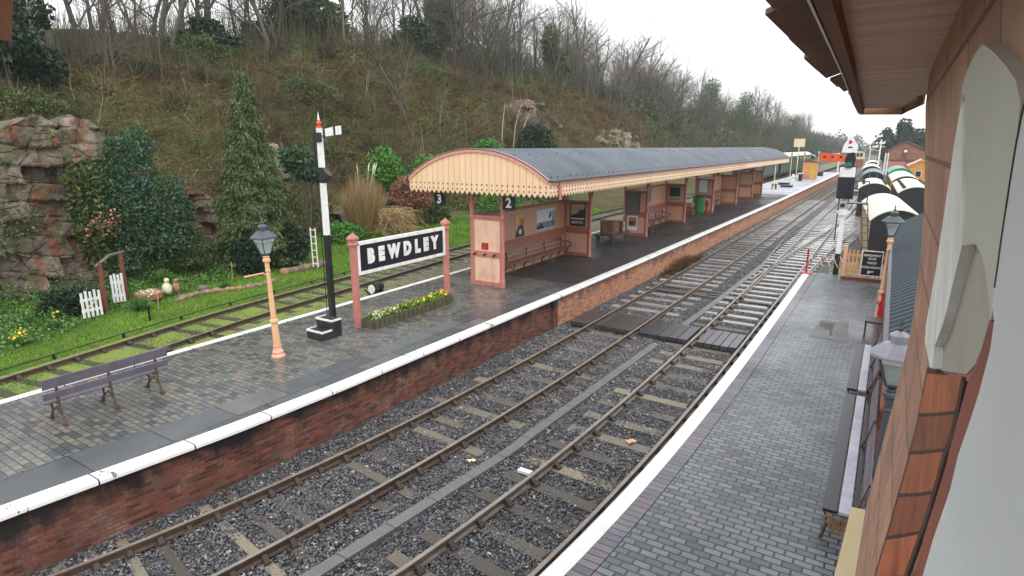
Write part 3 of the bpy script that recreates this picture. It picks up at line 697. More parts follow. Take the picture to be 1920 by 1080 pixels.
poster('blue and white poster above the bench in the second bay', [(-.6, -.42, .6, .42, 'poster_blue'), (0, 0, 0, 0, 'poster_dark', [(-.2, -.42), (.3, -.42), (.4, .4), (-.3, .3)]), (0, 0, 0, 0, 'paper_white', [(-.4, -.4), (.1, -.4), (.0, .1), (-.3, .3)])], 'x', (X0, 34.6, 2.75))
poster('dark landscape poster on the screen beyond the second bench', [(-.36, -.42, .36, .42, 'poster_blue'), (-.32, -.2, .32, .36, 'poster_dark'), (-.32, -.32, .32, -.2, 'poster_tan')], 'y', (-11.6, 37.95, 2.7))
poster('pale noticeboard on the fifth screen under the red signs', [(-.36, -.5, .36, .5, 'wood_dark'), (-.31, -.45, .31, .45, 'paper_white')], 'y', (-11.65, 44.955, 2.75), name='notice_board')
o = MB().box(-12.0, 46.4, 3.55, -10.9, 46.46, 3.95).build('hanging_sign', 'red_paint'); tag(o, 'red hanging sign under the middle of the shelter roof', 'sign')
o = MB().box(-12.1, 41.2, 3.6, -11.0, 41.26, 3.9).build('hanging_sign', 'signal_orange'); tag(o, 'orange hanging sign under the shelter roof above the green bin', 'sign')

# ------------------------------------------------------------------ things standing under the shelter
def wheel(parent, y, x, z, r, w=.05, m='wood_dark', spokes=8):
    o = MB(); pts = [(x, y+r*math.cos(a), z+r*math.sin(a)) for a in np.linspace(0, 2*math.pi, 17)]
    o.tube(pts, .028, 6, cap=False); o.tube([(x-w, y, z), (x+w, y, z)], .04, 8)
    for k in range(spokes):
        a = 2*math.pi*k/spokes; o.tube([(x, y, z), (x, y+r*math.cos(a), z+r*math.sin(a))], .014, 4)
    return o.build('wheel', m, parent)
T = thing('luggage_trolley', 'four-wheeled wooden luggage trolley parked between the shelter bays', 'trolley', (-11.8, 28.4, ZP))
mb = MB()
for k in range(6): mb.box(-.5+k*.17, -1.15, .42, -.35+k*.17, 1.15, .47)
mb.box(-.5, -1.1, .34, -.42, 1.1, .42); mb.box(.42, -1.1, .34, .5, 1.1, .42); mb.build('deck', 'wood_dark', T)
for y in (-.8, .8):
    for x in (-.42, .42): wheel(T, y, x, .22, .2)
mb = MB(); mb.tube([(0, -1.15, .3), (0, -1.45, .8), (0, -1.5, 1.25)], .022, 6); mb.tube([(-.22, -1.5, 1.25), (.22, -1.5, 1.25)], .025, 6); mb.build('handle', 'black_paint', T)
def luggage(label, loc, s, m, rz=0):
    T = thing('trunk' if s[2] > .5 else 'suitcase', label, 'luggage', loc, rz)
    MB().box(-s[0]/2, -s[1]/2, 0, s[0]/2, s[1]/2, s[2]).build('case_body', m, T, bevel=.02)
    st = MB()
    for k in (-.3, .3): st.box(s[0]/2-.0, s[1]*k-.02, 0, s[0]/2+.006, s[1]*k+.02, s[2]+.006); st.box(-s[0]/2, s[1]*k-.02, s[2], s[0]/2, s[1]*k+.02, s[2]+.006)
    st.build('strap', 'wood_dark', T)
    MB().tube([(s[0]/2, -.08, s[2]*.6), (s[0]/2+.04, -.06, s[2]*.6), (s[0]/2+.04, .06, s[2]*.6), (s[0]/2, .08, s[2]*.6)], .012, 5).build('handle', 'black_paint', T)
luggage('large dark brown trunk on the near half of the luggage trolley', (-11.75, 27.95, ZP+.47), (.7, .85, .62), 'timber_brown')
luggage('tan suitcase standing beside the dark trunk on the trolley', (-11.7, 28.75, ZP+.47), (.6, .22, .55), 'suitcase', .1)
luggage('pale upright suitcase at the far end of the trolley', (-11.7, 29.12, ZP+.47), (.55, .2, .52), 'coach_cream', -.1)
luggage('brown suitcase at the bottom of the pile by the green bin', (-11.9, 42.6, ZP), (.6, .8, .3), 'suitcase')
luggage('dark suitcase in the middle of the pile by the green bin', (-11.9, 42.6, ZP+.31), (.55, .7, .28), 'timber_brown', .15)
luggage('pale suitcase on top of the pile by the green bin', (-11.9, 42.55, ZP+.60), (.5, .62, .26), 'stone_pink', -.1)
T = thing('sack_truck', 'brown two-wheeled sack truck leaning by the second shelter bay', 'barrow', (-11.35, 32.3, ZP))
mb = MB()
for x in (-.2, .2): mb.bar((x-.4, .3, .12), (x-.75, .3, 1.9), .05, .06)
for k in range(5): mb.bar((-.62-.065*k, .3, .35+k*.33), (-.2-.065*k, .3, .35+k*.33), .04, .03)
mb.build('frame', 'rust_brown', T); wheel(T, .1, -.1, .3, .3, m='wood_dark'); wheel(T, .1, .25, .3, .3, m='wood_dark')
T = thing('sack_truck', 'tall sack truck leaning on the bench of the third bay', 'barrow', (-11.5, 46.6, ZP))
mb = MB()
for y in (-.2, .2): mb.bar((.3, y, .1), (-.35, y, 1.75), .05, .06)
for k in range(5): mb.bar((.22-.12*k, -.2, .3+k*.3), (.22-.12*k, .2, .3+k*.3), .04, .03)
mb.build('frame', 'wood_dark', T); wheel(T, -.25, .3, .18, .16, m='paper_white'); wheel(T, .25, .3, .18, .16, m='wood_dark')
T = thing('litter_bin', 'green metal litter bin standing under the shelter', 'bin', (-11.62, 43.95, ZP))
MB().lathe([(.36, 0), (.42, .1), (.44, 1.1), (.46, 1.14), (.46, 1.2)], 20).build('drum', 'green_paint', T, smooth=False)
MB().lathe([(.46, 1.2), (.42, 1.26), (.3, 1.3), (.02, 1.32)], 20).build('lid', 'coach_green', T)
T = thing('fire_hydrant', 'small red fire hydrant stand beside the green bin', 'hydrant', (-11.1, 44.2, ZP))
mb = MB(); mb.lathe([(.16, 0), (.16, .05), (.08, .08), (.08, .7), (.13, .72), (.13, .82), (.05, .95), (.05, 1.0)], 12); mb.build('standpipe', 'red_paint', T)
MB().tube([(-.2, 0, .62), (.2, 0, .62)], .055, 8).build('outlet', 'red_paint', T); MB().lathe([(.1, 1.0), (.1, 1.05)], 10).build('cap', 'white_paint', T)

# ------------------------------------------------------------------ running-in board
T = thing('station_name_board', 'large black and white station name board on two salmon posts', 'sign', (-11.7, 12.71, ZP))
for y in (-1.93, 1.93):
    p = MB().box(-.075, y-.075, 0, .075, y+.075, 2.22).build('post', 'salmon_paint', T, bevel=.012)
    c = MB(); c.lathe([(.15, 2.22), (.16, 2.27), (.12, 2.30), (.13, 2.36), (.17, 2.40), (.16, 2.44), (.03, 2.55), (.02, 2.57)], 4, phase=math.pi/4)
    c.v = [(x, yy+y, z) for x, yy, z in c.v]; c.build('post_cap', 'salmon_paint', p)
b = MB(); b.box(-.03, -1.85, 1.42, .03, 1.85, 2.30); b.build('panel', 'navy_black', T)
f = MB(); f.box(-.045, -1.85, 2.215, .05, 1.85, 2.305); f.box(-.045, -1.85, 1.415, .05, 1.85, 1.505); f.box(-.045, -1.85, 1.505, .05, -1.75, 2.215); f.box(-.045, 1.75, 1.505, .05, 1.85, 2.215)
f.build('frame', 'white_paint', T)
text(T, 'BEWDLEY', .50, (.034, 0, 1.862), (R(90), 0, R(90)), 'white_paint', ext=.008, off=.040, sx=.84, space=1.85)
T = thing('flower_trough', 'long mossy timber flower trough below the station name board', 'planter', (-11.4, 12.55, ZP))
mb = MB(); mb.box(-.25, -1.72, 0, -.21, 1.72, .24); mb.box(.21, -1.72, 0, .25, 1.72, .24); mb.box(-.21, -1.72, 0, .21, -1.68, .24); mb.box(-.21, 1.68, 0, .21, 1.72, .24)
for k in range(18): mb.box(.25, -1.7+k*.19, .0, .275, -1.56+k*.19, .235)
mb.build('trough', 'trough_wood', T); MB().box(-.21, -1.68, .05, .21, 1.68, .19).build('soil', 'soil', T)

# ------------------------------------------------------------------ box steps by the signal
T = thing('box_steps', 'black two-tread box steps with white painted edges', 'steps', (-11.82, 9.75, ZP)); T.scale = (.88, .88, .92)
mb = MB(); mb.box(-.33, -.36, 0, .33, 0, .25); mb.box(-.33, 0, 0, .33, .36, .50); mb.build('treads', 'black_paint', T, bevel=.01)
mb = MB()
for (y0, y1, z) in ((-.36, 0, .25), (0, .36, .50)): mb.box(-.34, y0-.01, z-.035, .34, y0+.03, z+.012); mb.box(.30, y0+.03, z-.035, .34, y1-.005, z+.012); mb.box(-.34, y0+.03, z-.035, -.30, y1-.005, z+.012)
mb.build('white_edging', 'white_paint', T)

# ------------------------------------------------------------------ gas lamps
def lamp(label, loc, tilt=(0, 0), h=2.38, arm=(-1, 0), cat='lamp', mats=('lamp_pink', 'lamp_tan'), roofm='lead_grey'):
    T = thing('platform_lamp', label, cat, loc, 0, 'tall platform lamps', tilt)
    k = h/2.38
    MB().lathe([(.16, 0), (.16, .03), (.12, .08), (.13, .12), (.1, .18), (.085, .24), (.1, .27)], 12).build('base', mats[0], T)
    MB().lathe([(.082, .27), (.075, .8*k), (.1, .84*k), (.1, .88*k), (.066, .92*k), (.046, 2.0*k), (.06, 2.04*k), (.05, 2.08*k), (.05, 2.22*k), (.085, 2.25*k), (.085, 2.3*k), (.06, 2.33*k), (.08, h-.02), (.05, h)], 8).build('column', mats[1], T)
    x, y = arm; MB().tube([(0, 0, 1.9*k), (.1*x, .1*y, 2.0*k), (.5*x, .5*y, 1.98*k)], [.016, .018, .02], 6).build('ladder_bar', 'lamp_pink', T)
    fr = MB(); z0 = h+.05; z1 = h+.40
    fr.tube([(0, 0, h-.02), (0, 0, z0)], .02, 6)
    for i in range(4):
        a = math.pi/4+i*math.pi/2; b = a+math.pi/2
        p0, p1 = (.1*math.cos(a), .1*math.sin(a), z0), (.24*math.cos(a), .24*math.sin(a), z1)
        fr.tube([(0, 0, h), p0], .012, 5); fr.bar(p0, p1, .022, .022); fr.bar(p0, (.1*math.cos(b), .1*math.sin(b), z0), .02, .02); fr.bar(p1, (.24*math.cos(b), .24*math.sin(b), z1), .025, .025)
    lf = fr.build('lantern_frame', 'lead_grey', T)
    MB().lathe([(.095, z0), (.232, z1)], 4, phase=math.pi/4).build('glass', 'lamp_glass', lf)
    MB().lathe([(.218, z1-.07), (.238, z1-.005)], 4, phase=math.pi/4).build('white_band', 'white_paint', lf)
    MB().lathe([(.29, z1), (.29, z1+.03), (.15, z1+.15), (.09, z1+.17), (.10, z1+.2), (.11, z1+.26), (.07, z1+.29), (.03, z1+.31)], 8, phase=math.pi/8).build('lantern_roof', roofm, T)
    MB().lathe([(.02, z1+.31), (.035, z1+.345), (.012, z1+.38), (.02, z1+.41), (.004, z1+.47)], 8).build('finial', 'lead_grey', T)
    return T
lamp('leaning tan gas lamp with a grey lantern on the island platform', (-11.57, 8.17, ZP), (R(1.2), R(-.8)), arm=(-.3, -1))

# ------------------------------------------------------------------ left signal
T = thing('semaphore_signal', 'tall black and white signal post beside the box steps', 'signal', (-12.61, 10.72, ZP), 0)
def taper(w0, w1, z0, z1): return MB().lathe([(w0, z0), (w1, z1)], 4, phase=math.pi/4)
taper(.098, .09, 0, 2.45).build('post', 'black_paint', T); taper(.09, .084, 2.45, 3.82).build('post', 'white_paint', T)
taper(.086, .082, 3.82, 4.22).build('post', 'black_paint', T); taper(.084, .078, 4.22, 5.22).build('post', 'white_paint', T)
MB().lathe([(.07, 5.22), (.08, 5.24), (.03, 5.27), (.06, 5.31), (.065, 5.34), (.045, 5.38), (.022, 5.41)], 10).build('finial_ball', 'signal_orange', T)
MB().lathe([(.028, 5.41), (.022, 5.48), (.003, 5.62)], 8).build('finial_spike', 'white_paint', T)
a = thing('arm', '', '', (0, 0, 0)); bpy.data.objects.remove(a)
ar = MB(); ar.box(.12, -.02, 4.99, .28, .02, 5.03); ar.box(-.16, -.10, 4.86, .14, -.05, 5.1); ar.box(-.19, -.09, 4.3, -.13, -.04, 5.05); arm = ar.build('arm_bracket', 'black_paint', T)
MB().prism([(.25, 5.0), (.57, 5.03), (.57, 5.24), (.25, 5.19)], 'y', -.03, -.005).build('arm_blade', 'white_paint', T)
MB().prism([(.55, 5.03), (.63, 5.035), (.63, 5.245), (.55, 5.24)], 'y', -.031, -.004).build('arm_stripe', 'black_paint', T)
MB().prism([(.63, 5.035), (.82, 5.05), (.82, 5.26), (.63, 5.245)], 'y', -.03, -.005).build('arm_blade', 'white_paint', T)
MB().prism([(.1, 3.86), (.32, 4.02), (.1, 4.2)], 'y', -.08, .08).build('signal_lamp', 'black_paint', T)
rd = MB(); rd.tube([(-.14, -.06, .3), (-.15, -.06, 4.9)], .012, 5)
for z in (1.2, 2.4, 3.4, 4.35): rd.box(-.17, -.08, z, -.08, -.03, z+.04)
rd.tube([(.08, 0, 2.42), (.42, .05, 2.46)], .015, 5); rd.build('operating_rod', 'black_paint', T)

# thin ladder in the garden behind it
T = thing('signal_ladder', 'narrow upright ladder with white lower half on the garden bank', 'ladder', (-21.15, 17.2, .4))
for (z0_, z1_, m) in ((0, 1.75, 'white_paint'), (1.75, 5.3, 'black_paint')):
    L_ = MB(); L_.tube([(-.11-.01*z0_, 0, z0_), (-.11-.01*z1_, 0, z1_)], .028 if m == 'white_paint' else .018, 5); L_.tube([(.14-.01*z0_, .05, z0_), (.14-.01*z1_, .05, z1_)], .028 if m == 'white_paint' else .018, 5)
    L_.build('stile', m, T)
for k in range(6): MB().tube([(-.12, 0, .15+k*.3), (.13, .05, .15+k*.3)], .02, 5).build('rung', 'white_paint', T)

# point indicator by the back line
T = thing('ground_signal', 'small black and white ground signal behind the station name board', 'signal', (-15.15, 15.0, .2))
MB().box(-.3, -.35, 0, .3, .35, .08).build('base', 'black_paint', T); MB().lathe([(.2, .08), (.2, .42), (.24, .45), (.2, .62), (.08, .7)], 10).build('lamp_case', 'soot_black', T)
MB().prism(circ(-.05, .45, .16), 'y', -.27, -.24).build('disc', 'white_paint', T); MB().bar((.25, -.3, .06), (-.1, -.55, .5), .05, .05).build('lever', 'soot_black', T)
# ------------------------------------------------------------------ things on the right-hand platform
lamp('tan gas lamp beside the red fire bucket at the end of the right platform', (.16, 18.8, ZP), (0, R(.4)), arm=(0, 0))
lamp('close grey gas lantern standing behind the long dark bench', (.31, 8.0, ZP), h=1.95, arm=(0, 0), mats=('lead_grey', 'lead_grey'), roofm='lantern_pale')

t = NT('slate_corrugated'); x, y, z = t.sep()
w = t.n.new('ShaderNodeTexWave'); w.wave_type = 'BANDS'; w.bands_direction = 'Y'; w.inputs['Scale'].default_value = 1.15; w.inputs['Distortion'].default_value = .8; t.lk(t.obj, w.inputs['Vector'])
c = t.mix(w.outputs['Fac'], C(40, 46, 52), C(78, 88, 96)); c = t.mix(t.ramp(t.noise(1.2, 5), [(.45, 0), (.7, .5)]), c, C(56, 64, 68)); t.base(c); t.rough(.75); t.b.inputs['Specular IOR Level'].default_value = .2; t.bump(w.outputs['Fac'], .9, .08); M['slate_corrugated'] = t.m
t = NT('plank_orange'); x, y, z = t.sep(); jc, jf = t.brick(t.comb(y, 10.0), .16, 60, .01)
c = t.ramp(jc, [(0, C(168, 104, 76)), (.5, C(204, 132, 96)), (1, C(222, 160, 116))]); c = t.mix(jf, c, C(90, 52, 40)); t.base(c); t.rough(.6); M['plank_orange'] = t.m

T = thing('refreshment_building', 'low building with dark corrugated roof and boarded salmon wall along the right platform', 'building', (.5, 9, ZP))
MB().box(.45, 9.2, ZP, .5, 24.2, 2.9).build('boarded_wall', 'plank_orange', T, world=True)
MB().box(.5, 9.2, ZP, 4.4, 24.15, 2.95).build('wall_core', 'rust_brown', T, world=True)
rf = MB(); n = 15
for k in range(7):
    x0 = .25+k*.62; z0 = 2.88+k*.36
    rf.add([(x0, 8.4, z0), (x0+.66, 8.4, z0+.38), (x0+.66, 24.9, z0+.38), (x0, 24.9, z0), (x0, 8.4, z0+.03), (x0+.66, 8.4, z0+.41), (x0+.66, 24.9, z0+.41), (x0, 24.9, z0+.03)], [(0, 1, 2, 3), (7, 6, 5, 4), (0, 4, 5, 1), (3, 2, 6, 7), (0, 3, 7, 4), (1, 5, 6, 2)])
rf.build('roof', 'slate_corrugated', T, world=True)
MB().prism([(.3, 2.86), (4.5, 5.3), (4.5, 2.86)], 'y', 24.3, 24.4).build('gable_wall', 'rust_brown', T, world=True)
MB().tube([(.22, 8.3, 2.86), (.22, 25, 2.86)], .06, 8).build('gutter', 'navy_black', T, world=True)
MB().tube([(.3, 10.2, 2.8), (.34, 10.2, .9)], .045, 8).build('downpipe', 'salmon_paint', T, world=True)

# picket fence, notice and barrier at the platform end
T = thing('picket_fence', 'tan picket fence closing the end of the right platform', 'fence', (-.2, 24.65, ZP))
for k in range(12):
    x = -.78+k*.125; MB().prism([(x, .1), (x+.06, .1), (x+.06, 1.06), (x+.03, 1.14), (x, 1.06)], 'y', -.02, .0).build('picket', 'fence_tan', T)
for z in (.28, .86): MB().box(-.83, 0, z, .72, .04, z+.08).build('rail', 'fence_tan', T)
MB().box(-.95, -.03, 0, -.83, .09, 1.25).build('post', 'lamp_pink', T, bevel=.01); MB().box(-.95, -.06, 0, .8, .1, .1).build('kick_board', 'rust_brown', T)
T = thing('direction_notice', 'black white-lettered notice board with pointing hand on the picket fence', 'sign', (-.23, 24.6, ZP+.66))
MB().box(-.31, -.02, -.44, .31, .0, .44).build('panel', 'navy_black', T)
f = MB(); f.box(-.335, -.035, -.465, .335, 0, -.43); f.box(-.335, -.035, .43, .335, 0, .465); f.box(-.335, -.035, -.43, -.30, 0, .43); f.box(.30, -.035, -.43, .335, 0, .43); f.build('frame', 'white_paint', T)
for s_, z, k in (('REFRESHMENT', .29, 1.0), ('ROOM', .17, 1.0), ('TOILETS', .02, 1.0), ('MODEL RAILWAY', -.14, .92)):
    text(T, s_, .105, (0, -.024, z), (R(90), 0, 0), 'white_paint', off=.003, sx=.78*k)
h = MB(); h.prism([(-.1, -.36), (-.02, -.37), (-.02, -.33), (.1, -.30), (.1, -.275), (-.02, -.28), (-.05, -.26), (-.1, -.27)], 'y', -.026, -.018); h.build('pointing_hand', 'white_paint', T)
T = thing('folding_barrier', 'red and white folding lattice barrier across the platform end', 'barrier', (-2.35, 25.05, ZP))
for k in range(6):
    x = .08+k*.25; MB().bar((x, 0, .75), (x+.22, 0, .32), .04, .02).build('lattice_bar', 'white_paint', T)
    MB().bar((x, .03, .32), (x+.22, .03, .75), .035, .02).build('lattice_bar', 'red_paint', T)
MB().box(-.03, -.03, 0, .03, .03, .95).build('end_post', 'red_paint', T); MB().box(-.2, -.2, 0, .2, .2, .04).build('foot', 'red_paint', T)
T = thing('fire_bucket', 'red milk churn shaped container behind the platform lamp', 'churn', (.3, 18.75, ZP))
MB().lathe([(.17, 0), (.18, .05), (.18, .55), (.12, .7), (.12, .78)], 16).build('body', 'red_paint', T, smooth=True); MB().lathe([(.16, .78), (.16, .84), (.05, .88)], 14).build('lid', 'red_paint', T)
MB().tube([(-.17, 0, .5), (-.22, 0, .58), (-.13, 0, .68)], .015, 6).build('handle', 'red_paint', T)
T = thing('wooden_chair', 'small dark slatted seat against the boarded wall before the lamp', 'seat', (.12, 17.3, ZP), 0)
MB().box(-.25, -.3, .4, .22, .3, .45).build('seat', 'wood_dark', T); MB().box(.2, -.3, .5, .25, .3, .9).build('backrest', 'wood_dark', T)
for x in (-.22, .2):
    for y in (-.27, .27): MB().box(x-.02, y-.02, 0, x+.02, y+.02, .4).build('leg', 'wood_dark', T)
# long dark benches along the building
def gbench(label, y0, y1):
    L = y1-y0; T = thing('slatted_bench', label, 'bench', (0, (y0+y1)/2, ZP), 0, 'dark benches along the right platform')
    MB().box(-.22, -L/2, .40, -.06, L/2, .44).build('front_slat', 'navy_black', T, bevel=.006)
    MB().box(-.045, -L/2, .405, .085, L/2, .445).build('seat_plank', 'bench_sheen', T, bevel=.006)
    MB().box(.10, -L/2, .41, .16, L/2, .44).build('rear_slat', 'navy_black', T)
    MB().prism([(.17, .55), (.19, .55), (.21, .66), (.19, .66)], 'y', -L/2, L/2).build('back_plank', 'bench_grey', T); MB().prism([(.2, .70), (.22, .70), (.25, .84), (.23, .84)], 'y', -L/2, L/2).build('back_plank', 'bench_grey', T)
    for y in (-L/2+.06, 0, L/2-.06):
        f = MB(); f.tube([(-.2, y, 0), (-.16, y, .2), (-.2, y, .4), (.1, y, .42), (.18, y, .6), (.24, y, .86)], .022, 6); f.tube([(.16, y, 0), (.1, y, .2), (.12, y, .42)], .022, 6); f.build('leg_frame', 'cast_iron', T)
    e = MB(); y = -L/2-.02
    for (x, z, r) in ((-.14, .32, .05), (-.03, .30, .05), (.08, .32, .05), (-.08, .22, .04), (.03, .2, .04)):
        e.tube([(x+r*math.cos(a), y, z+r*math.sin(a)) for a in np.linspace(0, 6.28, 11)], .014, 5, cap=False)
    e.build('scroll_end', 'gold_iron', T)
    return T
gbench('nearer dark bench with wet seat painted pale for sky sheen along the right building', 7.5, 11.6)
gbench('farther dark bench with wet seat painted pale for sky sheen beside the grey lantern', 11.9, 14.9)

# ------------------------------------------------------------------ right hand signal
T = thing('semaphore_signal', 'tall white signal post with orange arm beyond the right platform end', 'signal', (-1.39, 25.75, .1))
MB().box(-.22, -.22, 0, .22, .22, .5).build('base', 'concrete', T); taper(.13, .125, .5, 1.5).build('post', 'black_paint', T)
taper(.125, .11, 1.5, 4.75).build('post', 'white_paint', T); taper(.11, .1, 4.75, 5.55).build('post', 'white_paint', T)
MB().prism([(-.30, 5.28), (.19, 5.28), (.22, 5.5), (.0, 5.85), (-.06, 5.87), (-.1, 5.85), (-.27, 5.52)], 'y', -.14, -.1).build('arm_shield', 'white_paint', T)
MB().lathe([(.06, 5.8), (.035, 5.95), (.004, 6.12)], 8, -.05, -.1).build('finial', 'white_paint', T)
MB().box(-.1, -.15, 5.6, .0, -.13, 5.72).build('red_mark', 'red_paint', T); MB().box(-.1, -.15, 5.45, .04, -.13, 5.50).build('black_mark', 'black_paint', T)
a_ = MB().prism([(-1.0, 4.98), (-.18, 4.95), (-.18, 5.22), (-1.0, 5.28)], 'y', -.17, -.14); A_ = a_.build('arm_blade', 'signal_orange', T)
for x in (-.84, -.58, -.30): MB().prism(circ(x, 5.12, .045), 'y', -.178, -.172).build('arm_hole', 'soot_black', A_)
s_ = MB(); s_.prism([(-.18, 4.98), (.02, 4.72), (.16, 4.78), (.2, 5.1), (.1, 5.3), (-.1, 5.25)], 'y', -.17, -.14); S_ = s_.build('spectacle_plate', 'soot_black', T)
MB().prism(circ(.0, 4.86, .095), 'y', -.18, -.172).build('lens', 'teal_glass', S_); MB().box(-.12, -.3, 4.75, .12, -.18, 4.8).build('lamp_bracket', 'black_paint', T)
MB().box(-.28, -.22, 4.40, .24, -.16, 4.76).build('white_board', 'white_paint', T); MB().box(-.30, -.23, 3.6, .26, -.12, 4.40).build('indicator_box', 'navy_black', T)
f = MB(); f.box(-.30, -.2, 4.38, -.27, -.14, 4.80); f.box(.23, -.2, 4.38, .26, -.14, 4.8); f.box(-.30, -.2, 4.76, .26, -.14, 4.80); f.build('board_frame', 'black_paint', T)
g = MB(); g.box(.1, -.3, 3.42, .75, .3, 3.46)
for x in (.12, .72):
    for y in (-.28, .28): g.tube([(x, y, 3.46), (x, y, 4.25)], .012, 5)
for z in (3.85, 4.25): g.tube([(.72, -.28, z), (.72, .28, z)], .012, 5); g.tube([(.12, .28, z), (.72, .28, z)], .012, 5); g.tube([(.12, -.28, z), (.72, -.28, z)], .012, 5)
g.build('maintenance_platform', 'black_paint', T)
g = MB()
for x in (.55, .75): g.tube([(x+.4, .9, 0), (x, .2, 3.45)], .016, 5)
for k in range(12): q = k/12; g.tube([(.95-.4*q, .9-.7*q, 3.45*q), (1.15-.4*q, .9-.7*q, 3.45*q)], .01, 4)
g.build('ladder', 'black_paint', T)
d = MB(); d.prism([(-.24, 3.1), (-.1, 2.98), (.1, 2.98), (.24, 3.1), (.1, 3.22), (-.1, 3.22)], 'y', -.16, -.13); d.build('lozenge_plate', 'white_paint', T)
d = MB(); d.box(-.12, -.2, 3.28, .02, -.08, 3.42); d.box(-.2, -.14, 2.0, -.16, -.1, 4.6); d.build('telephone_case', 'black_paint', T)

# ------------------------------------------------------------------ station building round the camera
zz_ = [0.0, 2.18, 3.32, 3.98, 4.31, 4.78, 5.15, 5.51, 5.88, 6.3]
vv_ = [.10, .10, .185, .2375, .253, .245, .217, .179, .13, .12]
def wf(z): return interp(z, zz_, vv_)
t = NT('wall_brick'); x, y, z = t.sep(); col, fac = t.brick(t.comb(y, z), .62, .36, .012)
c = t.ramp(col, [(0, C(176, 132, 108)), (.5, C(188, 144, 118)), (1, C(164, 122, 102))]); c = t.mix(t.ramp(t.noise(2.6, 6, .7), [(.42, 0), (.62, .75)]), c, C(138, 112, 98))
c = t.mix(t.math('MULTIPLY', fac, .8), c, C(96, 70, 60)); t.base(c); t.rough(.6); t.bump(t.math('SUBTRACT', t.noise(40, 4), fac), .35, .006); M['wall_brick'] = t.m
SB = thing('station_building', 'brick station building with arched white window and broad brown eaves at the right', 'building', (.6, 1.5, ZP))
mb = MB(); lv = np.linspace(.6, 6.3, 40)
F_ = [(wf(z), -2, z) for z in lv]; G_ = [(wf(z), 5.0, z) for z in lv]; H_ = [(3, 5.0, z) for z in lv]
mb.strip(F_, G_); mb.strip(G_, H_); mb.build('brick_wall', 'wall_brick', SB, world=True, smooth=True)
def onwall(L, off): return [(wf(z)-off, u, z) for u, z in L]
def reproj(L, off):   # the same outline on a face that stands proud of the wall
    return [(u*(1-off/wf(z)), 5.6+(z-5.6)*(1-off/wf(z))) for u, z in L]
def dense(L, k=4):
    return [(L[i][0]+(L[i+1][0]-L[i][0])*j/k, L[i][1]+(L[i+1][1]-L[i][1])*j/k) for i in range(len(L)-1) for j in range(k)]+[L[-1]]
def wstrip(name, L, Rr, off, m, proud=False):
    if proud: L, Rr = reproj(L, off), reproj(Rr, off)
    L, Rr = dense(L), dense(Rr)
    a, b = onwall(L, off), onwall(Rr, off); mb = MB(); n = len(a)
    cols = 6; rows = [[tuple(np.array(p)+(np.array(q)-np.array(p))*k/cols) for k in range(cols+1)] for p, q in zip(a, b)]
    rows = [[(wf(p[2])-off, p[1], p[2]) for p in r] for r in rows]
    vs = [p for r in rows for p in r]; fs = [(i*(cols+1)+k, i*(cols+1)+k+1, (i+1)*(cols+1)+k+1, (i+1)*(cols+1)+k) for i in range(n-1) for k in range(cols)]
    mb.add(vs, fs); m0 = len(vs)
    back = [(p[0]+.05, p[1], p[2]) for p in vs]; mb.add(back, [])
    for k in range(n-1):
        for s in (0, cols): i, j = k*(cols+1)+s, (k+1)*(cols+1)+s; mb.f.append((i, j, j+m0, i+m0))
    return mb.build(name, m, SB, world=True)
fl = [(2.357, 5.736), (2.549, 5.626), (2.719, 5.495), (2.888, 5.345), (3.062, 5.195), (3.323, 4.959), (3.604, 4.708), (3.555, 4.636), (3.049, 4.657)]
fr = [(2.40, 5.76), (2.271, 5.623), (2.223, 5.515), (2.143, 5.413), (2.1, 5.327), (2.347, 5.154), (2.597, 4.966), (2.893, 4.8), (2.884, 4.71)]
fr2 = [(u-.05, z) for u, z in fr]
wstrip('window_surround', fl, fr, .030, 'white_paint', True)
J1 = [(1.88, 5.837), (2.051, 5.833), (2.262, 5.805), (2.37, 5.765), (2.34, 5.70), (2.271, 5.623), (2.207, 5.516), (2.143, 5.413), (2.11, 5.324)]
JR = [(1.835, 5.831), (1.64, 5.79), (1.466, 5.746), (1.34, 5.709), (1.275, 5.67), (1.297, 5.604), (1.336, 5.542), (1.37, 5.484), (1.392, 5.429)]
JR = JR[:5]+JR[5:]
while len(J1) < len(JR): J1.insert(-1, ((J1[-1][0]+J1[-2][0])/2, (J1[-1][1]+J1[-2][1])/2))
wstrip('window_jamb', J1, JR, .024, 'reveal_shaded', True)
wstrip('window_jamb', [(2.11, 5.324), (2.027, 5.337), (1.913, 5.359), (1.782, 5.37), (1.675, 5.367), (1.601, 5.349), (1.536, 5.321), (1.491, 5.292), (1.466, 5.265)], [(1.392, 5.429), (1.394, 5.425), (1.397, 5.42), (1.401, 5.413), (1.405, 5.395), (1.409, 5.381), (1.426, 5.338), (1.439, 5.298), (1.45, 5.269)], .024, 'reveal_shaded', True)
pm('arch_shaded', C(172, 169, 158), C(154, 150, 138), 2, .7, .12, 30)  # darker than the jamb: shade of the arch recess painted in
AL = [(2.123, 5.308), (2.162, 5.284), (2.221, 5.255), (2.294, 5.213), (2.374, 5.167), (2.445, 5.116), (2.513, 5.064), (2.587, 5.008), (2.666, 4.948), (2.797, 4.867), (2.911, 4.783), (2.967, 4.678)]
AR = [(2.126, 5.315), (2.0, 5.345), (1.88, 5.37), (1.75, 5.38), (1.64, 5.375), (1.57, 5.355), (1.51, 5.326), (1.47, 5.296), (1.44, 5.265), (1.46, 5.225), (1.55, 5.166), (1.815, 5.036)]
wstrip('arch_reveal', AL, AR, .004, 'arch_shaded')
pm('arch_soffit', C(150, 146, 136), C(126, 120, 110), 3, .7, .12, 30)
sl = [(3.022, 4.648), (3.136, 4.395), (3.178, 4.185), (3.225, 3.927), (3.212, 3.688), (3.243, 3.424), (3.2, 3.15)]
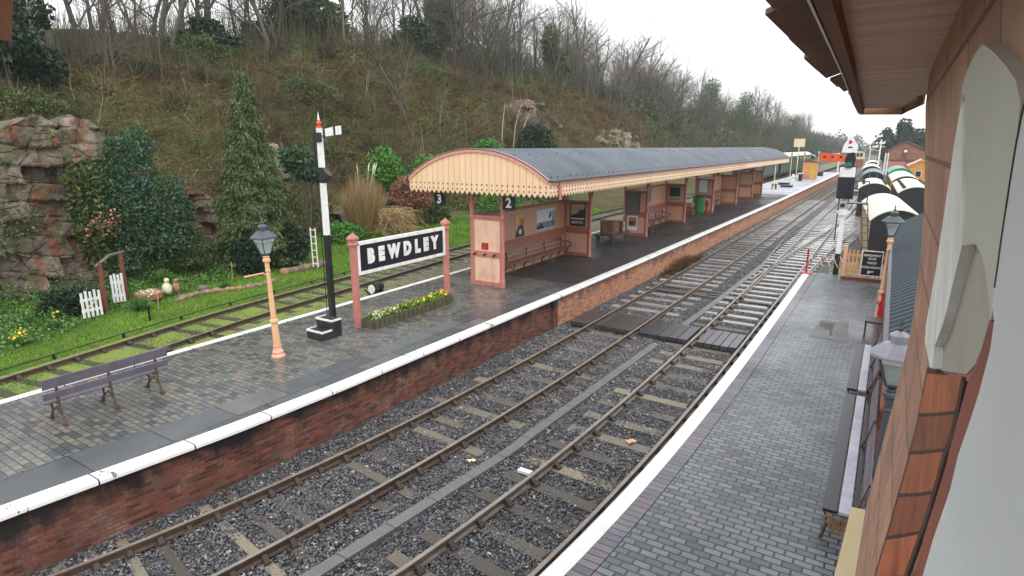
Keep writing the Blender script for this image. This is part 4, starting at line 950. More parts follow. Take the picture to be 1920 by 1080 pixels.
sr = [(1.835, 5.028), (1.913, 4.894), (2.082, 4.706), (2.205, 4.497), (2.358, 4.255), (2.46, 3.989), (2.52, 3.7)]
pm('sill_brick', C(182, 100, 58), C(118, 66, 42), 6, .55, .5, 24, rand=.35)
for k in range(len(sl)-1):
    q = lambda a, b, t_: (a[0]+(b[0]-a[0])*t_, a[1]+(b[1]-a[1])*t_)
    wstrip('sill_brick', [q(sl[k], sl[k+1], 0.045), q(sl[k], sl[k+1], .955)], [q(sr[k], sr[k+1], .045), q(sr[k], sr[k+1], .955)], .0108, 'sill_brick')
pm('sill_mortar', C(74, 58, 50), C(50, 40, 36), 6, .8, .3, 30)
wstrip('sill_mortar', [(u+.06, z) for u, z in sl], [(u-.05, z) for u, z in sr], .010, 'sill_mortar')
tl = [(1.466, 5.265), (1.557, 5.179), (1.736, 5.052), (1.881, 4.891), (2.028, 4.723), (2.156, 4.514), (2.32, 4.267), (2.419, 4.006), (2.5, 3.7)]
tr = [(1.40, 5.278), (1.42, 5.219), (1.511, 5.117), (1.635, 4.983), (1.79, 4.825), (1.926, 4.63), (2.07, 4.412), (2.203, 4.162), (2.3, 3.85)]
wstrip('window_frame', tl, [(u-.01, z) for u, z in tr], .026, 'frame_red', True)
BL = [(1.211, 5.69), (1.26, 5.65), (1.297, 5.604), (1.336, 5.542), (1.37, 5.484), (1.392, 5.429), (1.409, 5.381), (1.426, 5.338), (1.439, 5.298)]+tr
wstrip('window_board', BL, [(.78, 5.76-.04*k) for k in range(len(BL))], .030, 'board_white', True)
dr = MB()
for (L_, off) in ((reproj(J1[4:], .026), .026), (reproj(BL[:8], .031), .031)):
    dr = MB(); dr.tube([(wf(z)-off, u, z) for u, z in L_], .0013, 5); dr.build('joint_crack', 'wood_dark', SB, world=True)
# eaves: soffit, fascia, end board and slates
pm('soffit_grain', C(222, 182, 152), C(176, 128, 100), 1.2, .5, .3, 30, stretch=(.5, 9, 1))
MB().prism([(-.14, -2), (-.25, 2), (-.30, 4), (-.38, 6.5), (-.42, 9.0), (.0, 9.2), (.12, 7.0), (.35, 6.8), (.6, 6.8), (.6, -2)], 'z', 6.07, 6.13).build('soffit', 'soffit_grain', SB, world=True)
fa = [(-.14, -2), (-.25, 2), (-.30, 4), (-.38, 6.5), (-.45, 9.1)]
mb = MB(); a = [(x, y, 6.0) for x, y in fa]; b = [(x+.045, y, 6.0) for x, y in fa]; a2 = [(x, y, 6.16) for x, y in fa]; b2 = [(x+.045, y, 6.16) for x, y in fa]
mb.strip(a, b); mb.strip(a2, a); mb.strip(b, b2); mb.add([a[-1], b[-1], b2[-1], a2[-1]], [(0, 1, 2, 3)]); mb.build('fascia', 'timber_brown', SB, world=True)
mb = MB(); a = [(x-.012, y, 5.995) for x, y in fa]; b = [(x-.004, y, 5.995) for x, y in fa]; a2 = [(x-.012, y, 6.05) for x, y in fa]; mb.strip(a, b); mb.strip(a2, a); mb.build('lit_edge', 'coach_cream', SB, world=True)  # cream strip painted as the light caught along the fascia edge
MB().prism([(-.44, 9.1), (-.42, 9.16), (.0, 9.42), (.02, 9.3), (-.0, 9.2)], 'z', 6.0, 6.16).build('end_board', 'soffit_grain', SB, world=True)
MB().prism([(-.0, 9.42), (.02, 9.3), (.16, 7.1), (.18, 7.2)], 'z', 6.0, 6.16).build('end_board', 'timber_brown', SB, world=True)
random.seed(5)
for k in range(13):
    y0 = -1.6+k*.72; x = interp(y0+.4, [-2, 1.5, 2.4, 3.1, 4.9, 6.2, 7.8], [-.42, -.49, -.49, -.50, -.56, -.52, -.46])+random.uniform(-.012, .012)
    mb = MB(); z = 6.115+.012*(k % 2); mb.add([(x, y0, z), (x, y0+.71, z+.004), (.3, y0+.71, z+.30), (.3, y0, z+.30), (x, y0, z+.022), (x, y0+.71, z+.026), (.3, y0+.71, z+.322), (.3, y0, z+.322)], [(0, 1, 2, 3), (7, 6, 5, 4), (0, 4, 5, 1), (3, 2, 6, 7), (0, 3, 7, 4), (1, 5, 6, 2)])
    mb.build('roof_slate', 'slate_brown', SB, world=True)
MB().box(.3, -2, 6.3, 3, 8, 6.36).build('roof_deck', 'slate_brown', SB, world=True)
# timber strut of the eaves close to the camera on the left
MB().bar((-1.606, .556, 6.0), (-1.627, .518, 5.75), .05, .03).build('eaves_strut', 'salmon_paint', SB, world=True)
MB().bar((-1.545, .562, 6.02), (-1.61, .543, 5.82), .045, .03).build('eaves_strut', 'timber_brown', SB, world=True)
MB().bar((-1.7, .56, 6.06), (.4, .3, 6.36), .12, .1).build('eaves_beam', 'timber_brown', SB, world=True)
# cream canopy edge low on the wall
MB().prism([(.03, 2.86), (.085, 2.87), (.055, 1.9), (-.02, 1.9)], 'z', 3.9, 4.0).build('window_ledge', 'coach_cream', SB, world=True)
# ------------------------------------------------------------------ rolling stock
def coach(label, p, ang, L, W, zb, ze, rise, body, roof, grp, end='soot_black', win=0, vents=0, panels=None, name='railway_coach'):
    """p = centre of the near end at rail level, ang = heading, body from zb to ze, arched roof of the given rise"""
    T = thing(name, label, 'railway coach', (p[0], p[1], p[2]), ang, grp)
    MB().box(-W/2, 0, zb, W/2, L, ze).build('body', body, T)
    n = 14; Rr = ((W/2+.08)**2+rise*rise)/(2*rise); zc = ze+rise-Rr; a0 = math.asin((W/2+.08)/Rr)
    arcp = [(Rr*math.sin(-a0+2*a0*i/n), zc+Rr*math.cos(-a0+2*a0*i/n)) for i in range(n+1)]
    arcq = [(x*.97, z-.05) for x, z in arcp]
    MB().prism(arcp+arcq[::-1], 'y', -.12, L+.12).build('roof', roof, T)
    inner = [(x*.95, z-.03) for x, z in arcp]
    MB().prism(inner+[(W/2-.02, zb), (-W/2+.02, zb)], 'y', -.05, .02).build('end_wall', end, T)
    if end == 'glass_dark':   # glazed end: light bars and a waist rail
        e = MB()
        for x in (-W/2+.06, -W/6, W/6, W/2-.06): e.box(x-.04, -.075, zb, x+.04, -.05, ze+rise*.55)
        e.box(-W/2+.05, -.08, zb+.9, W/2-.05, -.05, zb+1.0); e.build('end_framing', 'roof_grey', T)
    for s in (-.6, .6): MB().tube([(s, .0, zb-.05), (s, -.5, zb-.05), (s, -.52, zb-.05)], [.09, .09, .2], 10).build('buffer', 'soot_black', T)
    if panels:
        n = int(L/1.1)
        for k in range(n):
            for s in (-1, 1): MB().box(min(s*(W/2), s*(W/2+.012)), .15+k*1.1, zb+.25, max(s*(W/2), s*(W/2+.012)), .15+k*1.1+.5, ze-.1).build('side_panel', panels, T)
    if win:
        for k in range(win):
            y = L*(k+.5)/win; 
            for s in (-1, 1): MB().box(min(s*W/2, s*(W/2+.015)), y-L/win*.36, zb+(ze-zb)*.5, max(s*W/2, s*(W/2+.015)), y+L/win*.36, zb+(ze-zb)*.88).build('window', 'glass_dark', T)
    for k in range(vents):
        for s in (-.35, .35):
            x = s*W; z = zc+math.sqrt(max(.01, Rr*Rr-x*x)); MB().lathe([(.13, z-.02), (.13, z+.1), (.05, z+.14)], 8, x, L*(k+.5)/vents).build('roof_vent', 'soot_black', T)
    for y in (1.2, L-1.2):
        b = MB()
        for s in (-.7, .7):
            for dy in (-.5, .5): b.v, b.f = b.v, b.f; b.tube([(s-.06, y+dy, .42), (s+.06, y+dy, .42)], .42, 14)
        b.box(-.85, y-.9, .35, .85, y+.9, .6); b.build('bogie', 'soot_black', T)
    MB().box(-W/2+.1, .1, zb-.3, W/2-.1, L-.1, zb).build('underframe', 'soot_black', T)
    return T
G1 = 'stored coaches on the near siding'; G2 = 'stored coaches on the far right siding'
def hd(a, b): return -math.atan2(b[0]-a[0], b[1]-a[1])
coach('nearest stored coach with cream roof and dark open end behind the picket fence', (.50, 33.2, -.55), hd((.5, 33.5), (-.62, 49)), 11.0, 2.15, .35, 2.75, .55, 'coach_brown', 'roof_white', G1, panels='coach_cream')
coach('second stored coach with a pale arched roof, partly hidden by the first', (-1.1, 58, -.55), hd((-.7, 50), (-1.4, 66)), 9, 2.2, .35, 2.75, .5, 'coach_brown', 'roof_white', G1, panels='coach_cream', vents=4)
coach('dark stored coach with white roof rim, third in the siding', (-1.8, 80, -.55), .03, 12, 2.2, .35, 2.8, .6, 'soot_black', 'roof_grey', G1, end='glass_dark', win=5)
coach('small far coach with white roof, fourth in the siding', (-2.55, 100, -.45), .035, 14, 2.3, .35, 2.8, .6, 'soot_black', 'roof_white', G1, end='glass_dark')
coach('farthest dark coach in the stored row', (-3.2, 128, -.45), .035, 14, 2.3, .35, 2.8, .6, 'soot_black', 'roof_white', G1, end='soot_black')
coach('brown coach with white ribbed roof and black vents near the brick wall', (1.75, 54, -.55), .03, 14, 2.3, .35, 2.75, .5, 'coach_brown', 'roof_white', G2, vents=9)
coach('cream sided coach with white roof behind the ribbed roof', (1.25, 70, -.55), .03, 14, 2.3, .35, 2.85, .55, 'coach_green', 'roof_white', G2, panels='ochre')
coach('bright green roofed coach at the far end of the right siding', (.85, 86, -.5), .03, 12, 2.3, .35, 3.0, .6, 'bright_green', 'bright_green', G2, end='bright_green', win=5)
coach('dark green coach with many windows and white roof at the back platform', (-17.45, 111, .3), .0, 20, 2.7, 1.0, 3.6, .6, 'coach_green', 'roof_white', 'green coaches at the back platform', win=9)
coach('green coach behind the far end of the shelter roof', (-17.6, 88, .3), .0, 22, 2.7, 1.0, 3.6, .6, 'coach_green', 'roof_white', 'green coaches at the back platform', win=10)
coach('last dark green coach with white roof next to the green cab roof', (-17.3, 132, .3), .0, 20, 2.7, 1.0, 3.6, .6, 'coach_green', 'roof_white', 'green coaches at the back platform', win=9)
T = thing('steam_locomotive', 'dark locomotive with bright green cab roof beyond the green coaches', 'locomotive', (-16.9, 155, .3))
mb = MB(); mb.tube([(0, 3.5, 2.2), (0, 9, 2.2)], .75, 16); mb.build('boiler', 'soot_black', T); MB().tube([(0, 8.3, 2.8), (0, 8.3, 3.8)], [.25, .3], 12).build('chimney', 'soot_black', T)
mb = MB(); mb.box(-1.2, 0, 1, 1.2, 3, 3.1); mb.build('cab', 'coach_green', T); MB().prism([(-1.4, 3.1), (-.8, 3.5), (0, 3.65), (.8, 3.5), (1.4, 3.1)], 'y', -.3, 3.3).build('cab_roof', 'bright_green', T)
mb = MB()
for y in (1.2, 3.4, 5.6, 7.8):
    for x in (-.8, .8): mb.tube([(x-.06, y, .6), (x+.06, y, .6)], .6, 14)
mb.box(-1.1, 0, .8, 1.1, 9.6, 1.15); mb.build('running_gear', 'soot_black', T)

# ------------------------------------------------------------------ buildings up the line
t = NT('shed_brick'); x, y, z = t.sep(); col, fac = t.brick(t.comb(t.math('ADD', x, y), z), .5, .16, .012)
c = t.ramp(col, [(0, C(128, 80, 64)), (1, C(158, 104, 82))]); c = t.mix(t.ramp(t.noise(.6, 5), [(.4, 0), (.7, .6)]), c, C(104, 76, 66)); c = t.mix(t.math('MULTIPLY', fac, .5), c, C(180, 150, 130)); t.base(c); t.rough(.8); M['shed_brick'] = t.m
T = thing('goods_shed', 'large red brick shed with a gabled front beside the stored coaches', 'shed', (1.75, 150, -.3))
MB().prism([(-3.1, 0), (3.5, 0), (3.5, 5.1), (.0, 6.75), (-3.1, 5.1)], 'y', 0, 22).build('wall', 'shed_brick', T)
MB().prism([(-3.5, 4.95), (0, 6.85), (3.9, 4.95), (3.9, 5.15), (0, 7.1), (-3.5, 5.15)], 'y', -.3, 22.3).build('roof', 'slate_brown', T)
MB().box(-2.9, -.08, .1, .2, .0, 2.9).build('door', 'salmon_paint', T); MB().box(-3.2, -.15, 3.0, 3.6, .0, 3.3).build('string_course', 'rust_brown', T)
MB().box(-.35, -.2, 3.3, .35, .0, 5.6).build('pilaster', 'rust_brown', T); MB().prism(circ(0, 5.0, .3), 'y', -.3, -.2).build('round_plate', 'white_paint', T)
for x in (-3.4, -2.95): MB().tube([(x, -.3, 0), (x, -.3, 4.6)], .14, 8).build('drain_pole', 'white_paint', T)
T = thing('brick_hut', 'small orange brick hut with a gable in front of the brick shed', 'hut', (3.15, 105, -.3))
MB().prism([(-1.2, 0), (1.6, 0), (1.6, 3.2), (.2, 3.95), (-1.2, 3.2)], 'y', 0, 6).build('wall', 'hut_orange', T); MB().prism([(-1.45, 3.05), (.2, 3.95), (1.85, 3.05), (1.85, 3.2), (.2, 4.12), (-1.45, 3.2)], 'y', -.2, 6.2).build('roof', 'lamp_pink', T)
w = MB().box(-.35, -.04, 1.6, .4, 0, 2.5).build('window', 'paper_white', T); MB().box(-.28, -.06, 1.66, .33, -.04, 2.44).build('pane', 'glass_dark', w)
MB().box(.6, -.04, .1, 1.2, 0, 2.1).build('door', 'hut_orange', T)
T = thing('signal_box', 'distant cream timber signal box beside the left-hand line', 'signal box', (-9, 200, -.3))
MB().box(-1.5, 0, 0, 1.5, 5, 2.4).build('base', 'shed_brick', T); MB().box(-1.6, -.1, 2.4, 1.6, 5.1, 4.6).build('upper_storey', 'coach_cream', T)
for k in range(3): MB().box(-1.2+k*.85, -.14, 3.1, -.5+k*.85, -.1, 4.1).build('window', 'glass_dark', T)
MB().prism([(-1.9, 4.5), (0, 6.2), (1.9, 4.5), (1.9, 4.65), (0, 6.4), (-1.9, 4.65)], 'y', -.5, 5.5).build('roof', 'roof_grey', T)
def farsig(label, x, y, h, arms):
    T = thing('semaphore_signal', label, 'signal', (x, y, -.2)); taper(.2, .14, 0, h).build('post', 'white_paint', T)
    for dx, z in arms:
        if dx: MB().box(min(0, dx)-.06, -.1, z-.5, max(0, dx)+.06, .1, z-.38).build('bracket', 'white_paint', T); MB().box(dx-.08, -.08, z-.5, dx+.08, .08, z+.5).build('doll_post', 'white_paint', T)
        a = MB().box(dx-1.2, -.16, z, dx+.1, -.1, z+.36).build('arm_blade', 'white_paint', T); MB().box(dx-.95, -.17, z, dx-.75, -.16, z+.36).build('arm_stripe', 'black_paint', a)
        MB().box(dx-.12, -.2, z-.3, dx+.25, -.1, z+.05).build('spectacle_plate', 'soot_black', T)
farsig('distant bracket signal with several white arms by the running lines', -5.0, 165, 6.4, [(-.9, 5.9), (1.0, 5.6), (0, 6.2)])
farsig('distant tall signal with stacked white arms near the brick shed', -2.2, 118, 7.8, [(0, 7.3), (-.4, 5.6), (.5, 6.2)])
farsig('small distant signal at the end of the back platform', -9.2, 135, 4.6, [(0, 4.2)])
# things at the far end of the island
T = thing('platform_hut', 'small orange timber hut near the far end of the island', 'hut', (-10.4, 99, ZP))
MB().box(-.85, 0, 0, .85, 2.2, 2.5).build('wall', 'hut_orange', T); MB().prism([(-1, 2.45), (0, 2.75), (1, 2.45), (1, 2.55), (0, 2.86), (-1, 2.55)], 'y', -.15, 2.35).build('roof', 'rust_brown', T)
MB().box(.1, -.04, .05, .7, 0, 1.95).build('door', 'ochre', T); MB().box(-.85, -.03, 0, .85, 0, .7).build('plinth_board', 'salmon_paint', T)
T = thing('name_board', 'cream board on a post, seen from behind above the far platform', 'sign', (-12.4, 101, ZP))
MB().box(-.75, -.05, 4.7, .75, .05, 5.9).build('panel', 'coach_cream', T); MB().box(-.8, -.08, 5.9, .8, .08, 6.0).build('cap', 'dark_salmon', T); MB().tube([(0, 0, 0), (0, 0, 4.7)], .08, 8).build('post', 'coach_cream', T)
for (x, y, h, lab) in ((-11.2, 73.5, 2.75, 'cream lamp standard just beyond the shelter end'), (-12.6, 96, 3.4, 'white lamp standard behind the orange platform hut'), (-12.3, 108, 3.4, 'white lamp standard beyond the orange platform hut'), (-11.6, 122, 3.4, 'farthest white lamp standard on the island')):
    T = thing('lamp_standard', lab, 'lamp post', (x, y, ZP), 0, 'lamp standards at the far end of the island')
    MB().lathe([(.12, 0), (.1, .3), (.05, .4), (.04, h)], 8).build('column', 'coach_cream', T); MB().lathe([(.08, h), (.2, h+.35), (.22, h+.37), (.05, h+.55)], 6).build('lantern', 'lamp_glass', T)
for (x, y, s, m, lab) in ((-11.3, 74.5, (.5, .5, .55), 'timber_brown', 'brown timber box beside the lamp beyond the shelter'), (-10.6, 79, (1.2, 1.6, .18), 'soot_black', 'low black hatch on the pale concrete platform'), (-11.6, 84, (1.2, 1.4, .2), 'soot_black', 'second low black hatch nearer the orange hut'), (-11.0, 94.5, (.5, .5, .9), 'soot_black', 'dark bin in front of the orange hut'), (-11.3, 96, (.4, .4, 1.0), 'white_paint', 'white bollard box in front of the orange hut'), (-10.1, 112, (.8, .8, .6), 'soot_black', 'black box at the far end of the island')):
    T = thing('platform_box', lab, 'box', (x, y, ZP)); MB().box(-s[0]/2, -s[1]/2, 0, s[0]/2, s[1]/2, s[2]).build('box_body', m, T, bevel=.02); MB().box(-s[0]/2-.03, -s[1]/2-.03, s[2], s[0]/2+.03, s[1]/2+.03, s[2]+.05).build('lid', m, T)
T = thing('bench', 'white framed bench in front of the orange hut', 'bench', (-11.7, 94, ZP)); MB().box(-.2, -.8, .42, .25, .8, .48).build('seat', 'bench_sheen', T); MB().box(-.25, -.8, .55, -.2, .8, .95).build('backrest', 'white_paint', T)
for y in (-.7, .7): MB().box(-.22, y-.04, 0, .24, y+.04, .42).build('leg', 'white_paint', T)
# horizontal pipe bridge between the lines, seen beyond the signal
T = thing('gate_pole', 'thin white pole barrier across the sidings beyond the signal', 'barrier', (-3.2, 74, 0)); MB().tube([(-1.6, 0, 1.0), (1.5, .3, 1.0)], .06, 6).build('pole', 'white_paint', T); MB().box(-1.7, -.06, -.2, -1.55, .06, 1.1).build('post', 'white_paint', T)

# point rodding and a cover board across the lines near the platform end
T = thing('point_rodding', 'thin pale point rods snaking between the two main lines', 'rodding', (-5.3, 35, 0))
for k in range(3):
    MB().tube([(-5.2+.16*k+.25*math.sin(q*.25+k), q, -.14) for q in np.arange(29, 52, 1.5)], .022, 5).build('rod', 'steel_bright', T, world=True)
T = thing('rodding_cover', 'dark timbers laid across both lines before the platform end', 'timbers', (-5.4, 23.7, 0))
for k in range(3): MB().box(-8.0, 23.2+k*.42, -.19, -2.7, 23.42+k*.42, -.125).build('timber', 'wood_dark', T, world=True)
T = thing('dead_weeds', 'patch of dead brown weeds against the island brick wall', 'weeds', (-8.2, 29, -.2)); n = 900
# ------------------------------------------------------------------ vegetation materials
def leaf_mat(name, stops, scale=.5, patch=None, rough=.55, spec=.3, vary=0):
    t = NT(name); g = t.n.new('ShaderNodeNewGeometry')
    c = t.ramp(g.outputs['Random Per Island'], [(i/(len(stops)-1), s) for i, s in enumerate(stops)])
    if patch: c = t.mix(t.ramp(t.noise(scale, 5, .65), [(.38, 0), (.58, 1)]), c, t.ramp(g.outputs['Random Per Island'], [(i/(len(patch)-1), s) for i, s in enumerate(patch)]))
    if vary: c = t.mix(1.0, c, t.ramp(t.noise(vary, 4, .6), [(.36, (.62, .58, .56, 1)), (.6, (1.08, 1.08, 1.02, 1))]), 'MULTIPLY')
    t.base(c); t.rough(rough); t.b.inputs['Specular IOR Level'].default_value = spec; M[name] = t.m
leaf_mat('laurel_leaf', [C(42, 62, 50), C(58, 84, 68), C(82, 108, 90), C(104, 130, 112)], 1.2, [C(38, 64, 38), C(56, 88, 50), C(80, 110, 66)], .7, .25)
leaf_mat('conifer_leaf', [C(40, 54, 30), C(62, 80, 44), C(90, 106, 62), C(122, 134, 84)], .8, None, .6)
leaf_mat('dark_leaf', [C(24, 40, 28), C(38, 58, 40), C(56, 80, 54)], .8, None, .5)
leaf_mat('ivy_leaf', [C(46, 72, 38), C(68, 100, 50), C(98, 130, 66)], .6, [C(72, 82, 46), C(98, 106, 62)], .5, .3, .2)
leaf_mat('bright_leaf', [C(48, 92, 36), C(74, 128, 50), C(108, 158, 66)], .8, None, .5)
leaf_mat('red_leaf', [C(98, 62, 52), C(132, 90, 72), C(166, 122, 98)], .8, None, .6)
leaf_mat('grass_blade', [C(66, 112, 24), C(94, 146, 34), C(128, 176, 52), C(150, 176, 70)], .5, [C(60, 96, 30), C(84, 122, 40), C(110, 140, 58)], .6)
leaf_mat('clipped_leaf', [C(40, 54, 30), C(58, 74, 42), C(80, 96, 56), C(104, 116, 72)], .6, None, .6)
leaf_mat('bank_blade', [C(74, 92, 44), C(100, 120, 58), C(130, 146, 82), C(140, 136, 92)], .4, None, .7)
leaf_mat('plant_green', [C(44, 82, 36), C(66, 108, 48), C(92, 134, 70), C(118, 150, 92)], .6, None, .5)
leaf_mat('thicket_twig', [C(70, 56, 44), C(98, 80, 60), C(124, 106, 82), C(160, 146, 120)], .11, [C(66, 74, 42), C(90, 102, 58), C(120, 130, 82), C(148, 154, 112)], .9, .1, .09)
leaf_mat('mound_twig', [C(66, 54, 42), C(94, 78, 60), C(122, 106, 84), C(152, 138, 116)], .22, [C(70, 70, 48), C(96, 96, 66), C(124, 124, 94)], .9, .1, .09)
leaf_mat('pale_stem', [C(120, 104, 84), C(150, 136, 114), C(176, 164, 142)], .3, None, .9, .1)
leaf_mat('grey_twig', [C(66, 58, 50), C(88, 78, 68), C(120, 110, 96)], .2, [C(62, 62, 46), C(84, 84, 62)], .9, .1)
leaf_mat('bramble_stem', [C(84, 52, 36), C(112, 72, 50), C(132, 92, 66), C(96, 64, 46)], .25, [C(78, 66, 46), C(102, 86, 60)], .9, .1)
leaf_mat('reed_blade', [C(126, 102, 66), C(154, 128, 86), C(184, 160, 118), C(104, 82, 54)], .5, None, .7)
leaf_mat('far_twig', [C(66, 62, 56), C(84, 80, 72), C(106, 100, 90)], .06, [C(58, 68, 50), C(78, 88, 66)], .9, .1)
pm('bark', C(98, 94, 82), C(70, 66, 58), 5, .85, .5, 20)
pm('bark_mossy', C(86, 84, 64), C(58, 54, 44), 3, .85, .5, 20)
pm('birch_bark', C(196, 184, 166), C(150, 138, 122), 6, .7, .3, 20)
pm('twig', C(116, 110, 100), C(92, 86, 76), 2, .9, 0)

# ------------------------------------------------------------------ vegetation builders
def unit(n): a = RNG.normal(size=(n, 3)); return a/np.linalg.norm(a, axis=1)[:, None]
def quads(name, P, A, Bv, m, parent=None):
    """diamond leaves: centre P, half axes A and B"""
    n = len(P); V = np.stack([P-A, P+Bv, P+A, P-Bv], 1).reshape(-1, 3); F = np.arange(4*n).reshape(n, 4)
    return fast_mesh(name, V, F, m, parent)
def leaves(name, P, size, m, parent=None, asp=.5, out=None, droop=0):
    n = len(P); a = unit(n)
    if out is not None: a = a*.8+out*.8
    a[:, 2] -= droop; a /= np.linalg.norm(a, axis=1)[:, None]
    b = np.cross(a, unit(n)); b /= np.linalg.norm(b, axis=1)[:, None]
    s = size*RNG.uniform(.6, 1.35, n)[:, None]
    return quads(name, P, a*s, b*s*asp, m, parent)
def blob_pts(blobs, n):
    w = np.array([b[3]*b[4]+b[4]*b[5]+b[3]*b[5] for b in blobs]); k = RNG.choice(len(blobs), n, p=w/w.sum()); Bk = np.array(blobs)[k]
    d = unit(n); r = 1-.32*RNG.random(n)**1.6
    lump = 1+.13*np.sin(d[:, 0]*7+Bk[:, 0]*3)*np.sin(d[:, 1]*6+Bk[:, 1])+.1*np.sin(d[:, 2]*9+Bk[:, 2]*5)
    return Bk[:, :3]+d*Bk[:, 3:]*(r*lump)[:, None], d
def blades(name, base, tip, bend, w, m, parent=None):
    """curved blades as two quads"""
    n = len(base); mid = (base+tip)/2+bend; d = tip-base; s = np.cross(d, unit(n)); s /= np.linalg.norm(s, axis=1)[:, None]+1e-9
    w = np.broadcast_to(np.asarray(w, float), (n,))[:, None]
    V = np.stack([base-s*w, base+s*w, mid+s*w*.75, mid-s*w*.75, tip+s*w*.2, tip-s*w*.2], 1).reshape(-1, 3)
    F = (np.arange(n)[:, None, None]*6+np.array([[0, 1, 2, 3], [3, 2, 4, 5]])[None]).reshape(-1, 4)
    return fast_mesh(name, V, F, m, parent)
def shrub(name, label, cat, loc, blobs, n, size, m, group=None, asp=.5, stem=True, droop=0):
    T = thing(name, label, cat, loc, 0, group); P, d = blob_pts(blobs, n); P = P+RNG.normal(0, size*.9, P.shape)
    leaves('foliage', P, size, m, T, asp, d, droop)
    zmin = min(b[2]-b[5] for b in blobs); top = max(b[2] for b in blobs)
    s = MB()
    for k in range(5):
        b = blobs[k % len(blobs)]; s.tube([(random.uniform(-.12, .12), random.uniform(-.12, .12), -.15), (b[0]*.5, b[1]*.5, max(.1, b[2]*.5)), (b[0]+random.uniform(-.3, .3)*b[3], b[1], b[2])], [.05, .035, .012], 5)
    s.build('stem', 'bark', T); return T

def tree_mesh(seed, H, spread=.5, twigs=5, trunks=1, upright=.5, ivy=0):
    rnd = random.Random(seed); tr, cr = MB(), MB()
    def grow(p, d, L, r, lev):
        n = 5 if lev < 2 else 3; pts = [p.copy()]; rad = [r]; q = p.copy(); dd = d.copy()
        for i in range(n):
            dd = (dd+Vector((rnd.gauss(0, .13), rnd.gauss(0, .13), rnd.gauss(0, .08)+.05*upright*(lev > 0)))*(1+.35*lev)).normalized()
            q = q+dd*(L/n); pts.append(q.copy()); rad.append(r*(1-.62*(i+1)/n) if lev else r*(1-.55*(i+1)/n))
        (tr if lev < 2 else cr).tube(pts, rad, (8, 6, 4, 3, 3)[lev], cap=False)
        if lev >= 4: return
        cnt = (11, 7, 5, twigs)[lev]
        for k in range(cnt):
            f = (.2 if lev == 0 else .22)+(.76 if lev else .78)*(k+rnd.random())/cnt; f = min(f, .99)
            i = min(int(f*n), n-1); a = pts[i].lerp(pts[i+1], f*n-i)
            ax = Vector((rnd.gauss(0, 1), rnd.gauss(0, 1), rnd.gauss(0, .35))); base = (pts[i+1]-pts[i]).normalized()
            ax = (ax-base*ax.dot(base)).normalized(); sp = spread*(1.25 if lev == 0 else 1.1)
            nd = (base*(1-sp*.55)+ax*sp+Vector((0, 0, .12*upright))).normalized()
            grow(a, nd, L*(.56, .52, .52, .5)[lev]*rnd.uniform(.7, 1.2)*(1.15-.55*f if lev == 0 else 1), r*(.42, .42, .42, .5)[lev]*(1.1-.5*f), lev+1)
    for k in range(trunks):
        a = Vector((rnd.uniform(-.5, .5), rnd.uniform(-.5, .5), -.3))*(trunks > 1)+Vector((0, 0, -.4))
        grow(a, Vector((rnd.gauss(0, .08+.1*(trunks > 1)), rnd.gauss(0, .08+.1*(trunks > 1)), 1)).normalized(), H*.72, H*.0115/(1 if trunks == 1 else 1.4), 0)
    return tr, cr
def tree_proto(seed, H, **k):
    T = thing('bare_tree', 'bare leafless tree in the wood along the top of the hill', 'tree', (0, 0, -500), 0, 'bare trees along the hilltop wood')
    tr, cr = tree_mesh(seed, H, **k); tr.build('trunk', 'bark', T, smooth=True); cr.build('crown', 'twig', T); return T
random.seed(11)
protos = [tree_proto(1, 14, spread=.5), tree_proto(2, 13, spread=.62), tree_proto(3, 15, spread=.42, upright=.9), tree_proto(4, 12, spread=.6, trunks=3, twigs=4), tree_proto(5, 14, spread=.55, upright=.3), tree_proto(6, 11, spread=.5, trunks=2)]
used = [False]*len(protos)
def put_tree(v, u, s, k=None, label=None, group=None, sink=0):
    k = random.randrange(len(protos)) if k is None else k; z = float(hz(v, u))-sink
    if not used[k]: used[k] = True; T = protos[k]; T.location = (v, u, z); T.rotation_euler[2] = random.uniform(0, 6.28); T.scale = (s,)*3
    else: T = dup(protos[k], (v, u, z), random.uniform(0, 6.28), scale=(s*random.uniform(.9, 1.1), s*random.uniform(.9, 1.1), s*random.uniform(.88, 1.15)))
    if label: T['label'] = label
    if group: T['group'] = group
    T['label'] = T['label']; return T
# skyline wood: nearer rows stand on the crest, rows behind fill it
for i in range(95):
    r = random.random(); u = 12+140*r**.85; v = -46.5-random.random()**1.2*24
    put_tree(v, u, random.uniform(1.05, 1.7)*interp(u, [14, 60, 110, 165], [1.0, 1.0, 1.0, .95]))
for i in range(100):
    r = random.random(); u = 85+360*r**1.4; v = -34-random.random()*36-(u-110)*.02
    T = put_tree(v, u, random.uniform(.8, 1.6)*interp(u, [85, 150, 400], [.75, 1, 1.15]), label='bare tree in the far wood beyond the end of the shelter roof', group='bare trees of the far wood')
# named nearer trees
put_tree(-45.5, 25.5, 1.15, 1, 'thick leaning bare tree at the top of the brown bank, left of the tall conifer', 'single trees on the bank')
put_tree(-45, 34, 1.2, 0, 'large bare tree on the skyline above the tall conifer', 'single trees on the bank')
put_tree(-41, 19.6, .75, 5, 'small twisted bare tree on the brown bank at upper left', 'single trees on the bank')
put_tree(-34, 39, .75, 4, 'spreading bare tree low on the brown bank left of the shelter roof', 'single trees on the bank')
put_tree(-47, 98, .95, 0, 'bare tree against the white sky right of the wood', 'single trees on the bank')
put_tree(-46, 120, 1.0, 1, 'rounded bare tree against the white sky above the shelter roof', 'single trees on the bank')
put_tree(-46, 150, .85, 2, 'bare tree against the sky left of the slate eaves', 'single trees on the bank')
for T in protos:
    if T.location.z < -400: bpy.data.objects.remove(T)
